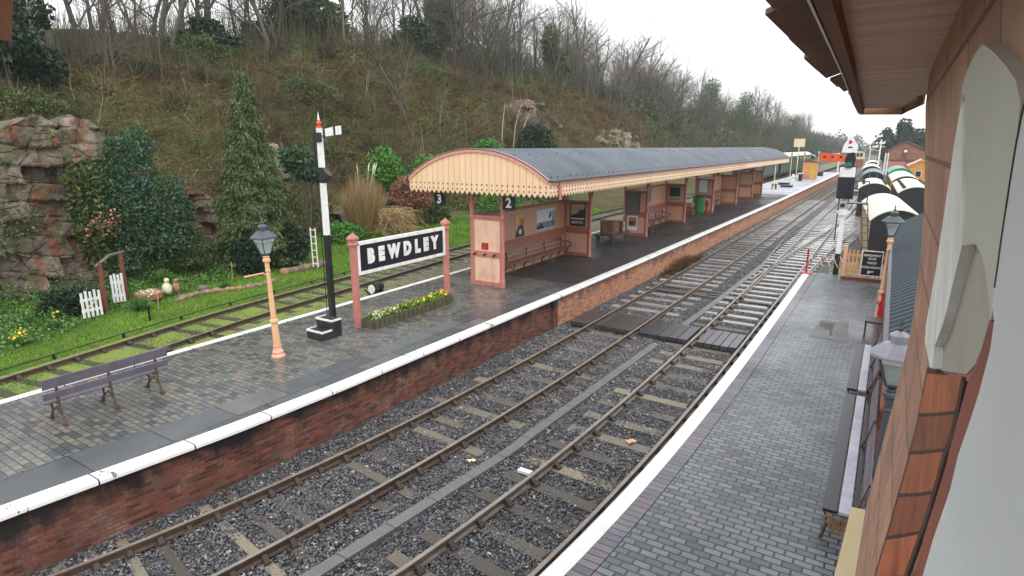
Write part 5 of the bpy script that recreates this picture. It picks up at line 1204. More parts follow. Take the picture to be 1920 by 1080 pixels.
# pale thin trunks
T = thing('birch_tree', 'thin pale birch stems standing in front of the rock face', 'tree', (-33, 50.5, float(hz(-33, 50.5))-.3))
mb = MB()
for (dx, dy, lx) in ((0, 0, .1), (.5, 1.2, .9), (.9, 2.0, 1.4)): mb.tube([(dx, dy, 0), (dx+lx*.3, dy+.1, 3), (dx+lx*.8, dy+.5, 5.0)], [.06, .045, .02], 6)
mb.build('trunk', 'birch_bark', T)
for i, (v, u, h) in enumerate(((-40, 13.8, 5.5), (-40.5, 15.2, 6))):
    T = thing('sapling', ('pale thin sapling at upper left of the bank', 'second pale thin sapling, right of the first at upper left')[i], 'tree', (v, u, float(hz(v, u))-.2)); mb = MB(); mb.tube([(0, 0, 0), (.1, .05, h*.5), (.0, .2, h)], [.07, .05, .02], 6)
    for k in range(8): a = random.uniform(0, 6.28); z = h*(.4+.07*k); mb.tube([(.05, .1, z), (.05+.7*math.cos(a), .1+.7*math.sin(a), z+.8)], [.02, .006], 4)
    mb.build('trunk', 'birch_bark', T)
# evergreen crowns in the wood
def evergreen(v, u, H, W, label, m='dark_leaf', n=12000, size=.15):
    z = float(hz(v, u)); bl = [(random.uniform(-.35, .35)*W*(1-k/9), random.uniform(-.35, .35)*W*(1-k/9), H*(.18+.085*k), W*(.55-.035*k)*random.uniform(.8, 1.15), W*(.55-.035*k)*random.uniform(.8, 1.15), H*.12) for k in range(9)]
    T = thing('evergreen_tree', label, 'tree', (v, u, z-.3)); P, d = blob_pts(bl, n); leaves('crown', P, size, m, T, .55, d, .2)
    MB().tube([(0, 0, 0), (0, 0, H*.9)], [H*.02, H*.006], 6).build('trunk', 'bark', T); return T
evergreen(-46, 11.0, 8, 5, 'dark evergreen at the upper left corner of the bank'); evergreen(-41, 13.5, 6.5, 5, 'dark evergreen below the pale saplings at upper left'); evergreen(-47, 16.5, 8, 5, 'broad dark evergreen behind the pale saplings')
evergreen(-52, 45, 9, 5, 'ivy covered evergreen in the wood above the signal arm', 'ivy_leaf'); evergreen(-51, 64, 11, 5, 'green ivy clad tree at the middle of the hilltop wood', 'ivy_leaf'); evergreen(-49, 90, 12, 5, 'dark ivy clad tree at the right end of the hilltop wood', 'ivy_leaf')
evergreen(-50, 40, 6, 6, 'low dark evergreen under the bare trees above the conifer'); evergreen(-46, 29, 3.6, 4, 'dark green holly at the foot of the thick leaning tree'); evergreen(-48, 55, 7, 5, 'dark evergreen in the wood left of the ivy clad tree')
evergreen(-45, 175, 14, 8, 'dark ivy clad tree on the far ridge left of the slates', 'ivy_leaf'); evergreen(-44, 215, 14, 9, 'far dark evergreen under the slate eaves', 'ivy_leaf'); evergreen(-40, 300, 16, 10, 'farthest dark evergreen on the left ridge', 'ivy_leaf')
for i, (x, y, h, w) in enumerate(((1.5, 230, 15, 7), (-3.5, 260, 13, 7), (6, 240, 12, 8))):
    T = evergreen(-40, 300, h, w, ('tall dark conifer behind the brick shed roof', 'dark conifer left of the brick shed behind the far signals', 'dark conifer right of the brick shed')[i], 'dark_leaf', 6000, .35); T.location = (x, y, -.4)

# ------------------------------------------------------------------ undergrowth of the bank (nobody could count it)
def bank_pts(n, d0, d1, u0, u1, pu=1.0, pd=1.0):
    u = u0+(u1-u0)*RNG.random(n)**pu; d = d0(u)+(d1-d0(u))*RNG.random(n)**pd; return -d, u, hz(-d, u)
v, u, z = bank_pts(52000, lambda u: toe(u)+1.2, 48, 6, 112, 1.25)
cl = np.sin(u*.9+v*.7)+np.sin(u*.37-v*.5+1)+np.sin(u*1.9+v*1.3)*.6
bare = (u > 52) & (u < 100) & (v > -42) & (RNG.random(len(u)) < .86); v, u, z, cl = v[~bare], u[~bare], z[~bare], cl[~bare]
h = np.clip(.35+.25*cl+RNG.random(len(u))*.6, .15, 1.3)
b = np.stack([v, u, z-.05+RNG.random(len(u))*h*.5], 1); tp = b+np.stack([RNG.normal(.12, .55, len(u)), RNG.normal(0, .6, len(u)), h*RNG.uniform(.25, 1, len(u))], 1)
tag(blades('thicket', b, tp, RNG.normal(0, .22, b.shape), RNG.uniform(.008, .022, len(u))*np.interp(u, [6, 40, 110], [.8, 1.1, 2.0]), 'thicket_twig'), kind='stuff')
v, u, z = bank_pts(26000, lambda u: toe(u)-.5, 42, 5, 100, 1.3)
b = np.stack([v, u, z+.1+RNG.random(len(u))*.7], 1); tp = b+np.stack([RNG.normal(.3, .7, len(u)), RNG.normal(0, .8, len(u)), RNG.normal(-.1, .35, len(u))], 1)
tag(blades('bramble', b, tp, np.stack([RNG.normal(0, .1, len(u)), RNG.normal(0, .1, len(u)), RNG.uniform(.1, .5, len(u))], 1), RNG.uniform(.008, .018, len(u))*np.interp(u, [6, 40, 100], [.8, 1.1, 2]), 'bramble_stem'), kind='stuff')
v, u, z = bank_pts(90000, lambda u: toe(u)-1.5, 47, 4, 115, 1.3, 1.25)
keep = (np.sin(u*.31+v*.23)+np.sin(u*.83-v*.47+.5)*.8+np.sin(u*.12+2)) > -.35
P = np.stack([v, u, z+.08+RNG.random(len(u))**2*.6], 1)[keep]
tag(leaves('ivy_cover', P, np.interp(P[:, 1:2], [5, 100], [.065, .16]).ravel()[:, None].mean(), 'ivy_leaf', None, .6), kind='stuff')
v, u, z = bank_pts(950, lambda u: toe(u)+1.0, 48, 5, 112, 1.15); k = ~((u > 52) & (u < 100) & (v > -41)); v, u, z = v[k], u[k], z[k]; nb = 80
def radiate(v, u, z, nb, L0, L1, flat):
    n = len(v); L = np.repeat(RNG.uniform(L0, L1, n), nb); a = RNG.random(n*nb)*6.283; e = np.arccos(RNG.random(n*nb)**flat)
    b = np.repeat(np.stack([v, u, z], 1), nb, 0)+RNG.normal(0, .12, (n*nb, 3)); d = np.stack([np.sin(e)*np.cos(a), np.sin(e)*np.sin(a), np.cos(e)], 1); L = L*RNG.uniform(.5, 1.1, n*nb)
    return b, b+d*L[:, None]+np.stack([L*.12, 0*L, -.18*L*np.sin(e)], 1), np.repeat(u, nb)
b, tp, uu = radiate(v, u, z, nb, .7, 1.9, .8)
tag(blades('bramble_mounds', b, tp, np.stack([RNG.normal(0, .1, len(b)), RNG.normal(0, .1, len(b)), RNG.uniform(.0, .3, len(b))], 1), np.interp(uu, [5, 40, 112], [.008, .011, .022]), 'mound_twig'), kind='stuff')
v, u, z = bank_pts(40, lambda u: toe(u)+3, 46, 10, 70, 1.0); b, tp, uu = radiate(v, u, z, 260, 1.6, 3.6, .7)
tag(blades('twiggy_scrub', b, tp, RNG.normal(0, .14, b.shape), np.interp(uu, [10, 70], [.008, .014]), 'grey_twig'), kind='stuff')
v, u, z = bank_pts(420, lambda u: toe(u)+.5, 46, 6, 105, 1.1); b = np.stack([v, u, z], 1); h = RNG.uniform(1.2, 4.0, len(u))
tag(blades('sapling_stems', b, b+np.stack([RNG.normal(.1, .35, len(u)), RNG.normal(0, .4, len(u)), h], 1), RNG.normal(0, .12, b.shape), np.interp(u, [6, 105], [.012, .03]), 'pale_stem'), kind='stuff')
# tall grey scrub and saplings in front of the wood and along the far bank
v, u, z = bank_pts(20000, lambda u: u*0+44, 64, 8, 130, 1.1)
h = RNG.uniform(1.0, 4.8, len(u)); b = np.stack([v, u, z-.1], 1); tp = b+np.stack([RNG.normal(0, .5, len(u)), RNG.normal(0, .5, len(u)), h], 1)
tag(blades('scrub', b, tp, RNG.normal(0, .15, b.shape), np.interp(u, [8, 130], [.014, .035]), 'grey_twig'), kind='stuff')
v, u, z = bank_pts(52000, lambda u: np.interp(u, [55, 80, 120, 600], [36, 33, 30, 26]), 75, 62, 620, 1.5)
bare = (u < 104) & (v > -43) & (RNG.random(len(u)) < .93); v, u, z = v[~bare], u[~bare], z[~bare]
cl = np.sin(u*.21+v*.3)+np.sin(u*.09-v*.2)+.6*np.sin(u*.47+v)
h = np.clip(2.2+1.5*cl+RNG.random(len(u))*3.2, .8, 8); b = np.stack([v, u, z-.1+RNG.random(len(u))*h*.6], 1); tp = b+np.stack([RNG.normal(0, 1.2, len(u)), RNG.normal(0, 1.2, len(u)), h*RNG.uniform(.3, .9, len(u))], 1)
tag(blades('far_woodland_scrub', b, tp, RNG.normal(0, .3, b.shape), np.interp(u, [60, 120, 300, 620], [.02, .045, .09, .18]), 'far_twig'), kind='stuff')
v, u, z = bank_pts(22000, lambda u: u*0+30, 70, 75, 620, 1.6)
keep = (np.sin(u*.11+v*.13)+np.sin(u*.043-v*.17+.5)) > .1
P = np.stack([v, u, z+RNG.random(len(u))*4], 1)[keep]; tag(leaves('far_evergreen_cover', P, .45, 'ivy_leaf', None, .6), kind='stuff')

# ------------------------------------------------------------------ rock faces
t = NT('sandstone'); x, y, z = t.sep()
c = t.ramp(t.noise(1.1, 8, .7, dist=.6), [(.3, C(72, 64, 54)), (.45, C(112, 100, 86)), (.58, C(142, 130, 114)), (.75, C(168, 158, 142))])
red = t.ramp(t.math('ADD', t.noise(.7, 5, .6, stretch=(1.4, 1.4, .45)), t.math('MULTIPLY', t.noise(.5, 2), .1)), [(.60, 0), (.67, .8)]); c = t.mix(red, c, t.mix(t.noise(3, 6, .7), C(112, 62, 44), C(164, 100, 76)))
c = t.mix(t.ramp(t.noise(3.2, 7, .75), [(.5, 0), (.66, .8)]), c, C(62, 54, 42)); c = t.mix(t.ramp(t.noise(1.6, 7, .7, stretch=(1, 1, .5)), [(.53, 0), (.62, .85)]), c, C(86, 94, 58))
crk = t.n.new('ShaderNodeTexVoronoi'); crk.feature = 'DISTANCE_TO_EDGE'; crk.inputs['Scale'].default_value = .9
mp = t.n.new('ShaderNodeMapping'); mp.inputs['Scale'].default_value = (1, 1, 1.9); t.lk(t.mix(.25, t.obj, t.voro(1.5, 'Color')), mp.inputs['Vector']); t.lk(mp.outputs[0], crk.inputs['Vector'])
ck = t.ramp(crk.outputs['Distance'], [(.006, 1), (.03, 0)]); c = t.mix(t.math('MULTIPLY', ck, .45), c, C(38, 32, 28))
t.base(c); t.rough(.9); t.bump(t.math('SUBTRACT', t.noise(9, 7, .78), ck), .9, .09); M['sandstone'] = t.m
t = NT('pale_rock'); c = t.ramp(t.noise(.7, 7, .7, dist=.5), [(.3, C(88, 80, 66)), (.5, C(140, 130, 112)), (.7, C(172, 164, 148))]); c = t.mix(t.ramp(t.noise(1.1, 6, .7), [(.48, 0), (.6, .85)]), c, C(88, 96, 56)); t.base(c); t.rough(.9); t.bump(t.noise(3, 6, .75), .9, .2); M['pale_rock'] = t.m
def rock(label, base, du, H, depth, m, nu=60, nz=40, seed=0, lean=.25, top=None, amp=.55):
    """jointed, bedded rock face along +Y facing +X, with a top that runs back into the bank"""
    T = thing('rock_face', label, 'rock', base)
    vs, fs = [], []; nt = 8
    for j in range(nz+nt+1):
        for i in range(nu+1):
            s = i/nu; y = s*du; hh = H*(top(s) if top else 1)*(1+.05*mnoise.noise(Vector((y*1.3, seed, 2))))
            q = min(j/nz, 1); z = hh*q; x = -lean*z
            w = mnoise.noise(Vector((y*.5, z*.5, seed*1.7))); zb = z+.28*w+.12*y*.3; yb = y+.3*mnoise.noise(Vector((y*.6, z*.4, seed+9)))
            lay = math.floor(zb/.62); blk = mnoise.cell(Vector((math.floor(yb/.95+.5*(lay % 2))+.5, lay+.5, seed+.5)))
            x += amp*.6*mnoise.fractal(Vector((y*.32, z*.32, seed)), 1.0, 2.0, 3)+amp*.75*(blk-.5)+amp*.16*mnoise.fractal(Vector((y*2.2, z*2.2, seed)), 1.0, 2.0, 4)
            fr = zb/.62-lay; x -= .10*amp*(1 if fr < .10 else 0)
            e = min(s, 1-s); x -= max(0, .14-e)*depth*2.4
            if j > nz: x -= (j-nz)/nt*depth; z += .18*mnoise.noise(Vector((y, j*.7, seed)))-(j-nz)*.04
            vs.append((x, y+.12*mnoise.noise(Vector((z*2, y, seed))), z))
    for j in range(nz+nt):
        for i in range(nu): a = j*(nu+1)+i; fs.append((a, a+1, a+nu+2, a+nu+1))
    MB().add(vs, fs).build('face', m, T, smooth=False); return T
rock('large rough red and grey sandstone outcrop at the left of the garden', (-23.9, 6.9, .1), 4.9, 6.3, 4, 'sandstone', 150, 120, 1, .10, lambda s: .82+.22*math.sin(min(1, s*1.1)*2.6)-.06*(s > .9), .62)
rock('dark broken rock behind the laurel and the tall conifer', (-26.2, 13.4, .4), 3.2, 3.4, 3, 'sandstone', 40, 30, 7, .2, lambda s: .7+.3*math.sin(s*3), .5)
rock('pale rock pinnacle beside the tall conifer', (-27.5, 20.2, 3.2), 1.6, 2.6, 2, 'pale_rock', 26, 26, 9, .2, lambda s: .4+.6*math.sin(s*3.1), .5)
rock('pale cliff face on the bank above the shelter roof', (-33.2, 76, 3.0), 19, 5.4, 5, 'pale_rock', 60, 26, 3, .45, lambda s: .6+.35*math.sin(s*3), .9)
rock('brown earth slip and rock on the bank above the shelter', (-34.4, 58, 4.0), 14, 6.8, 6, 'sandstone', 50, 30, 4, .55, lambda s: .75+.3*math.sin(s*3.2), .8)
rock('low stone garden wall of broken rock under the shelter valance', (-26.5, 24.5, .6), 9, 1.6, 2.5, 'sandstone', 60, 16, 5, .3, lambda s: .7+.3*math.sin(s*9), .4)

# ------------------------------------------------------------------ garden planting
shrub('laurel_bush', 'very large blue-green laurel bush between the rock and the conifer', 'bush', (-24.0, 11.35, .4), [(-.2, .2, 4.4, .8, .9, 1.5), (.1, -.6, 3.1, .9, .7, 1.1), (.25, 1.0, 3.0, .9, .8, 1.0), (.1, .2, 3.0, 1.0, .9, 1.2), (0, -.5, 1.7, 1.1, .9, 1.0), (.1, .9, 1.8, 1.1, .9, 1.0), (-.4, .7, 5.2, .55, .55, .7), (-.1, -.3, 4.6, .5, .5, .8), (.4, .3, 2.2, .8, .8, .9), (.2, -1.1, 2.5, .6, .5, .8), (.2, 1.6, 2.5, .6, .6, .8), (0, -.7, 3.9, .5, .5, .7), (.1, 1.5, 3.5, .5, .5, .6)], 30000, .058, 'laurel_leaf')
shrub('evergreen_shrub', 'green shrub growing out at the foot of the red rock', 'bush', (-24.2, 9.9, .6), [(0, 0, 3.2, .8, .6, 1.4), (0, .3, 2.0, .8, .7, 1.2)], 5000, .08, 'ivy_leaf')
T = thing('conifer', 'tall narrow dark green conifer standing in the garden', 'tree', (-23.5, 16.1, .45)); n = 60000
zz = 8.9*(1-np.sqrt(1-RNG.random(n)*.99)); a = RNG.random(n)*6.283
rad = (1.66*(1-zz/9.0)**.95)*(1+.16*np.sin(a*5+zz*2.1)+.12*np.sin(a*3-zz*4.3)+.10*np.sin(zz*9+a*2)+.10*np.sin(a*11+zz*6))*(.5+.5*RNG.random(n)**.45)*(1+.25*(RNG.random(n) < .04))
P = np.stack([rad*np.cos(a), rad*np.sin(a), zz+.15], 1); out = np.stack([np.cos(a), np.sin(a), -.9+0*a], 1)
leaves('crown', P, .075, 'conifer_leaf', T, .30, out*1.2, .35); MB().tube([(0, 0, 0), (0, 0, 8.4)], [.2, .02], 7).build('trunk', 'bark', T)
shrub('hedge_shrub', 'dark clipped shrub at the left foot of the tall conifer', 'bush', (-22.5, 14.95, .4), [(0, 0, .75, .75, .75, .8)], 4500, .07, 'dark_leaf')
shrub('hedge_shrub', 'dark rounded shrub at the right foot of the tall conifer', 'bush', (-22.3, 16.8, .4), [(0, 0, .95, .8, .85, .9)], 4500, .07, 'dark_leaf')
shrub('topiary_bush', 'neatly rounded clipped green bush on a short stem', 'bush', (-23.6, 13.2, .4), [(0, 0, 1.1, .78, .78, .74)], 9000, .045, 'clipped_leaf')
shrub('small_tree', 'small glossy evergreen tree behind the white signal post', 'tree', (-25.6, 20.6, 1.1), [(0, 0, 3.6, .85, .9, .7), (.2, .5, 3.2, .6, .6, .5), (-.2, -.5, 3.9, .6, .6, .5)], 4200, .1, 'laurel_leaf')
shrub('evergreen_shrub', 'bright green shrub right of the dry pampas grass', 'bush', (-26.2, 27, 2.2), [(0, 0, 2.2, .9, 1.0, 1.1), (.2, .7, 1.4, .8, .8, .8)], 4200, .1, 'bright_leaf')
shrub('evergreen_shrub', 'bright green shrub at the left end of the shelter roof', 'bush', (-27.5, 33, 2.6), [(0, 0, 1.6, 1.0, 1.3, .8), (0, 1.4, 1.4, .8, 1.0, .7)], 3800, .1, 'bright_leaf')
shrub('red_shrub', 'reddish brown leafy shrub beside the shelter gable', 'bush', (-24.6, 27.2, .6), [(0, 0, 2.3, .9, 1.1, .9), (0, 1, 1.9, .8, .8, .8)], 4200, .08, 'red_leaf')
shrub('evergreen_shrub', 'rounded dark evergreen in front of the earth slip above the roof', 'bush', (-31, 53.5, 4.2), [(0, 0, 1.9, 1.5, 1.9, 1.9), (0, 1.6, 1.5, 1.2, 1.4, 1.4)], 6500, .12, 'dark_leaf')
shrub('evergreen_shrub', 'green ivy mound left of the pale birch stems', 'bush', (-32, 46.5, 4.6), [(0, 0, .8, 1.2, 1.8, .8)], 3800, .11, 'bright_leaf')
for i, (v, u, r, m, lab) in enumerate(((-27.5, 5.5, 1.4, 'ivy_leaf', 'green ivy mass left of the red sandstone outcrop'), (-26.4, 7.0, 1.0, 'bright_leaf', 'bright ivy patch low at the left picture edge'), (-22.0, 8.0, .6, 'dark_leaf', 'fern-like dark shrub left of the white gate'), (-28.5, 19, 1.3, 'ivy_leaf', 'ivy clump on the bank right of the tall conifer'), (-24.5, 21.8, .8, 'bright_leaf', 'low bright green clump below the small evergreen tree'), (-25.5, 30.2, 1.0, 'ivy_leaf', 'ivy clump on the rockery beside the shelter gable'), (-25.2, 38, 1.3, 'bright_leaf', 'green bushes seen under the shelter roof between posts'), (-25.5, 47, 1.4, 'ivy_leaf', 'green bank foliage seen through the middle of the shelter'), (-28, 30, 1.3, 'ivy_leaf', 'ivy mound behind the bright shrub at the gable'), (-30, 42, 1.7, 'ivy_leaf', 'dull green bush on the bank behind the gable peak'))):
    shrub('evergreen_shrub', lab, 'bush', (v, u, float(hz(v, u))-.1), [(0, 0, r*.7, r, r*1.2, r*.85), (0, r, r*.6, r*.8, r*.8, r*.7)], 3400, .075+.02*(u > 25), m)
n = 2600; u = RNG.uniform(66, 92, n); v = -44.2+RNG.normal(0, 1.3, n)+.05*(u-78); b = np.stack([v, u, hz(v, u)], 1)
tag(blades('ridge_grass', b, b+np.stack([RNG.normal(0, .25, n), RNG.normal(0, .25, n), RNG.uniform(.2, .7, n)], 1), RNG.normal(0, .05, (n, 3)), .05, 'grass_blade'), kind='stuff')
# dry pampas grass
T = thing('pampas_grass', 'large clump of dry straw coloured pampas grass', 'plant', (-24.6, 23.6, 1.0)); n = 2600
a = RNG.random(n)*6.283; r0 = RNG.random(n)**.5*.5; b = np.stack([r0*np.cos(a), r0*1.3*np.sin(a), 0*a], 1); L = RNG.uniform(1.2, 3.6, n); sp = RNG.uniform(.05, .55, n)
tp = b+np.stack([np.cos(a)*sp*L*.55, np.sin(a)*sp*L*.6, L*(1-sp*.75)], 1); blades('leaf_blades', b, tp, np.stack([np.cos(a)*.05*L, np.sin(a)*.05*L, .25*L*sp], 1), .013, 'reed_blade', T)
mb = MB()
for k in range(5): a_ = random.uniform(0, 6.28); x, y = .8*math.cos(a_), 1.1*math.sin(a_); mb.tube([(x*.2, y*.2, 1), (x*.7, y*.7, 3.1), (x*.8, y*.8, 3.5), (x*.9, y*.9, 3.75)], [.008, .008, .035, .006], 5)
mb.build('plume', 'pale_bloom', T)
T = thing('pampas_grass', 'trailing mat of dead tan grass below the pampas clump', 'plant', (-23.4, 25.4, .8)); n = 1500
n = 700; b = np.stack([RNG.normal(-.2, .4, n), RNG.normal(-.7, .6, n), RNG.uniform(.2, 1.5, n)], 1); tp = b+np.stack([RNG.normal(.6, .3, n), RNG.normal(.3, .5, n), RNG.uniform(-1.2, -.2, n)], 1); blades('leaf_blades', b, tp, np.stack([RNG.normal(.2, .1, n), RNG.normal(0, .1, n), RNG.uniform(0, .3, n)], 1), .014, 'reed_blade', T)
n = 46000; v, u, z = bank_pts(n, lambda u: toe(u)-1, 48, 6, 112, 1.2, 1.0)
k = (np.sin(u*.23+v*.31+2)+np.sin(u*.61-v*.37)+.8*np.sin(u*.09+v*.07)) > .75; v, u, z = v[k], u[k], z[k]; b = np.stack([v, u, z+.05], 1)
tag(blades('bank_grass', b, b+np.stack([RNG.normal(.12, .15, len(u)), RNG.normal(0, .18, len(u)), RNG.uniform(.15, .6, len(u))], 1), RNG.normal(0, .05, b.shape), np.interp(u, [6, 40, 112], [.010, .015, .03]), 'bank_blade'), kind='stuff')
# lawn along the back line
n = 95000; u = 2.2+46*RNG.random(n)**1.7; l3 = np.array([v3(q) for q in u]); d0 = -l3+1.25; d1 = np.array([float(toe(q)) for q in u])+.4; d = d0+(d1-d0)*np.interp(u, [2, 16, 25], [1, .9, .6])*RNG.random(n)**1.15
b = np.stack([-d, u, hz(-d, u)-.01], 1); h = RNG.uniform(.04, .13, n)*np.interp(d-d0, [0, .6, 3, 7], [.6, .9, 1.3, 2.2])
tag(blades('grass', b, b+np.stack([RNG.normal(0, .05, n), RNG.normal(0, .05, n), h], 1), RNG.normal(0, .012, (n, 3)), np.interp(u, [2, 20, 48], [.006, .010, .02]), 'grass_blade'), kind='stuff')
n = 14000; u = 2.5+40*RNG.random(n)**1.6; v = np.array([v3(q) for q in u])+RNG.uniform(-.7, .7, n); keep = (np.sin(u*4.1)+np.sin(u*1.7+v*3)+RNG.normal(0, .6, n)) > -.4
b = np.stack([v, u, np.full(n, .17)], 1)[keep]; n = len(b); tag(blades('track_grass', b, b+np.stack([RNG.normal(0, .03, n), RNG.normal(0, .03, n), RNG.uniform(.02, .07, n)], 1), np.zeros((n, 3)), .007, 'grass_blade'), kind='stuff')
# mixed ground plants at the left of the garden
n = 20000; u = 3.2+11*RNG.random(n)**1.1; d = np.interp(u, [3, 6, 9, 14], [18.3, 19.6, 21.2, 22.2])+RNG.random(n)*5; cl = np.sin(u*3.1+d*2)+np.sin(u*1.3-d*2.7)
P = np.stack([-d, u, hz(-d, u)+RNG.random(n)*np.clip(.28+.2*cl, .08, .7)], 1); tag(leaves('ground_cover', P, .05, 'plant_green', None, .5), kind='stuff')
def clump(label, v, u, r, h, m, n=260, name='garden_plant'):
    T = thing(name, label, 'plant', (v, u, float(hz(v, u)))); a = RNG.random(n)*6.283; b = np.stack([.25*r*np.cos(a)*RNG.random(n), .25*r*np.sin(a)*RNG.random(n), 0*a], 1); k = RNG.random(n)
    blades('leaf_blades', b, b+np.stack([r*k*np.cos(a), r*k*np.sin(a), h*(1-.6*k)], 1), np.stack([.1*r*np.cos(a), .1*r*np.sin(a), .3*h*k], 1), .014, m, T); return T
clump('spiky grey-green leaf clump between the gate posts and the stone trough', -20.8, 9.6, .5, .55, 'plant_green'); clump('small strappy plant at the foot of the stone edging', -21.3, 13.0, .3, .3, 'plant_green')
clump('strappy plant behind the two pale figures', -23.3, 11.7, .5, .6, 'bright_leaf')
for i, (v, u, lab) in enumerate(((-20.0, 6.0, 'clump of yellow daffodils at the left end of the garden'), (-20.9, 7.2, 'small yellow daffodil clump left of the white gate'))):
    T = clump(lab, v, u, .3, .35, 'plant_green', 160, 'daffodil_clump'); P = np.stack([RNG.normal(0, .13-.06*i, 30-20*i), RNG.normal(0, .14-.08*i, 30-20*i), RNG.uniform(.25, .5, 30-20*i)], 1); leaves('blossoms', P, .045, 'yellow_bloom', T, .8)
# trough flowers
T = [o for o in scene.objects if o.name == 'flower_trough'][0]
n = 1500; y = RNG.uniform(-1.62, 1.62, n); P = np.stack([RNG.uniform(-.2, .22, n), y, .2+RNG.random(n)*.14], 1); leaves('foliage', P, .035, 'grass_blade', T, .6)
n = 70; y = -1.3+3.1*RNG.random(n)**.6; P = np.stack([RNG.uniform(-.2, .24, n), y, .3+RNG.random(n)*.09], 1); leaves('blossoms', P, .042, 'yellow_bloom', T, .85)
n = 90; y = RNG.uniform(-1.6, -.5, n); P = np.stack([RNG.uniform(-.2, .24, n), y, .27+RNG.random(n)*.09], 1); leaves('pale_blossoms', P, .035, 'pale_bloom', T, .85)
# gate posts, gates, ornaments
T = thing('rustic_gateway', 'rusty brown rustic gate posts with a cross pole by the rock', 'gate', (-21.4, 8.85, .3))
MB().tube([(0, 0, -.1), (.0, .02, 1.65)], [.085, .075], 8).build('post', 'rust_brown', T); MB().tube([(-.75, 1.0, -.1), (-.78, 1.02, 1.75)], [.085, .075], 8).build('post', 'rust_brown', T)
MB().tube([(.1, -.15, 1.55), (-.35, .5, 1.78), (-.85, 1.15, 1.75)], [.04, .045, .04], 6).build('cross_pole', 'stone_grey', T)
def pgate(label, loc, rz, w, h, n=5):
    T = thing('picket_gate', label, 'gate', loc, rz); 
    for k in range(n): x = w*k/(n-1); MB().box(x-.035, -.012, 0, x+.035, .012, h+.04*(k % 2)).build('picket', 'white_paint', T)
    MB().box(-.04, .012, .18, w+.04, .035, .27).build('rail', 'white_paint', T); MB().box(-.04, .012, h-.3, w+.04, .035, h-.21).build('rail', 'white_paint', T); MB().bar((0, .03, .2), (w, .03, h-.25), .05, .02).build('brace', 'white_paint', T)
pgate('white picket gate swung open in front of the rusty post', (-21.0, 8.05, .32), math.atan2(.55, -.05), .52, .82); pgate('second white picket gate leaning edge-on by the taller rusty post', (-21.9, 9.35, .42), R(72), .3, .95, 4)
T = thing('stone_trough', 'weathered round stone trough with pale flowers in the garden', 'planter', (-21.6, 10.35, .3)); MB().lathe([(.28, 0), (.42, .12), (.46, .32), (.42, .34), (.38, .26), (.02, .24)], 14).build('bowl', 'stone_pink', T)
P = np.stack([RNG.normal(0, .17, 120), RNG.normal(0, .17, 120), RNG.uniform(.26, .4, 120)], 1); leaves('blossoms', P, .045, 'pale_bloom', T, .8)
def figure(label, loc, m, s):
    T = thing('garden_ornament', label, 'ornament', loc); MB().lathe([(.13*s, 0), (.17*s, .12*s), (.15*s, .3*s), (.07*s, .4*s), (.05*s, .44*s)], 12).build('body', m, T, smooth=True); MB().ball((.04, 0, .5*s), .09*s, 10, 8).build('head', m, T, smooth=True); MB().lathe([(.03, 0), (.005, .1)], 6, .11*s, 0).build('foot', m, T)
figure('larger white stone bird ornament on the garden bed', (-21.75, 11.05, .4), 'pale_bloom', 1.0); figure('smaller pinkish stone bird ornament beside the white one', (-21.8, 11.4, .4), 'stone_pink', .85)
random.seed(3)
for i in range(34):
    u = 11.0+i*.12; v = -21.0-.25*math.sin((u-11)*1.6)+random.uniform(-.05, .05); r = random.uniform(.07, .13); T = MB().ball((0, 0, r*.5), r, 7, 5, (1.1, 1.3, .8)).build('edging_stone', 'stone_pink' if i % 3 else 'stone_grey'); T.location = (v, u, float(hz(v, u))); T.rotation_euler[2] = random.random()*6; tag(T, 'rough stone in the row edging the garden bed', 'stone', 'stones edging the garden bed')
for i in range(9):
    u = 15.9+i*.28; v = -21.55+random.uniform(-.1, .1); r = random.uniform(.14, .24); T = MB().ball((0, 0, r*.5), r, 8, 6, (1, 1.15, .95)).build('border_stone', 'stone_grey' if i % 2 else 'stone_pink'); T.location = (v, u, float(hz(v, u))); T.rotation_euler[2] = random.random()*6; tag(T, 'pale boulder in the row under the dark conifer shrubs', 'stone', 'boulders under the conifer')
for i, (v, u, r, lab) in enumerate(((-21.6, 12.3, .16, 'dark upturned stone among the bed plants'), (-22.2, 13.9, .9, 'thin pale marker stick by the clipped round bush'), (-20.6, 10.1, .3, 'thin grey marker stick beside the stone trough'))):
    if i == 0: T = MB().ball((0, 0, .1), r, 7, 5, (1, 1.4, .8)).build('garden_stone', 'stone_grey'); T.location = (v, u, float(hz(v, u))); tag(T, lab, 'stone')
    else: T = MB().tube([(0, 0, -.1), (.02, .02, .75)], .014, 5).build('marker_stick', 'fence_tan'); T.location = (v, u, float(hz(v, u))); tag(T, lab, 'stick')
T = thing('signal_wire', 'black signal wire run on low posts along the edge of the lawn', 'wire', (0, 0, 0))
wp = [(v3(q)-1.55, q, .27) for q in np.arange(3, 24, 1.0)]; MB().tube(wp, .018, 5).build('wire', 'soot_black', T)
for q in np.arange(4.2, 24, 1.9): MB().box(v3(q)-1.6, q-.03, .0, v3(q)-1.52, q+.02, .28).build('post', 'soot_black', T)
T = thing('marker_post', 'short black iron peg on the lawn beside the signal wire', 'post', (-19.6, 9.3, .12)); MB().box(-.025, -.025, 0, .025, .025, .5).build('stake', 'soot_black', T); MB().box(-.03, -.05, .46, .03, .05, .5).build('head', 'soot_black', T)
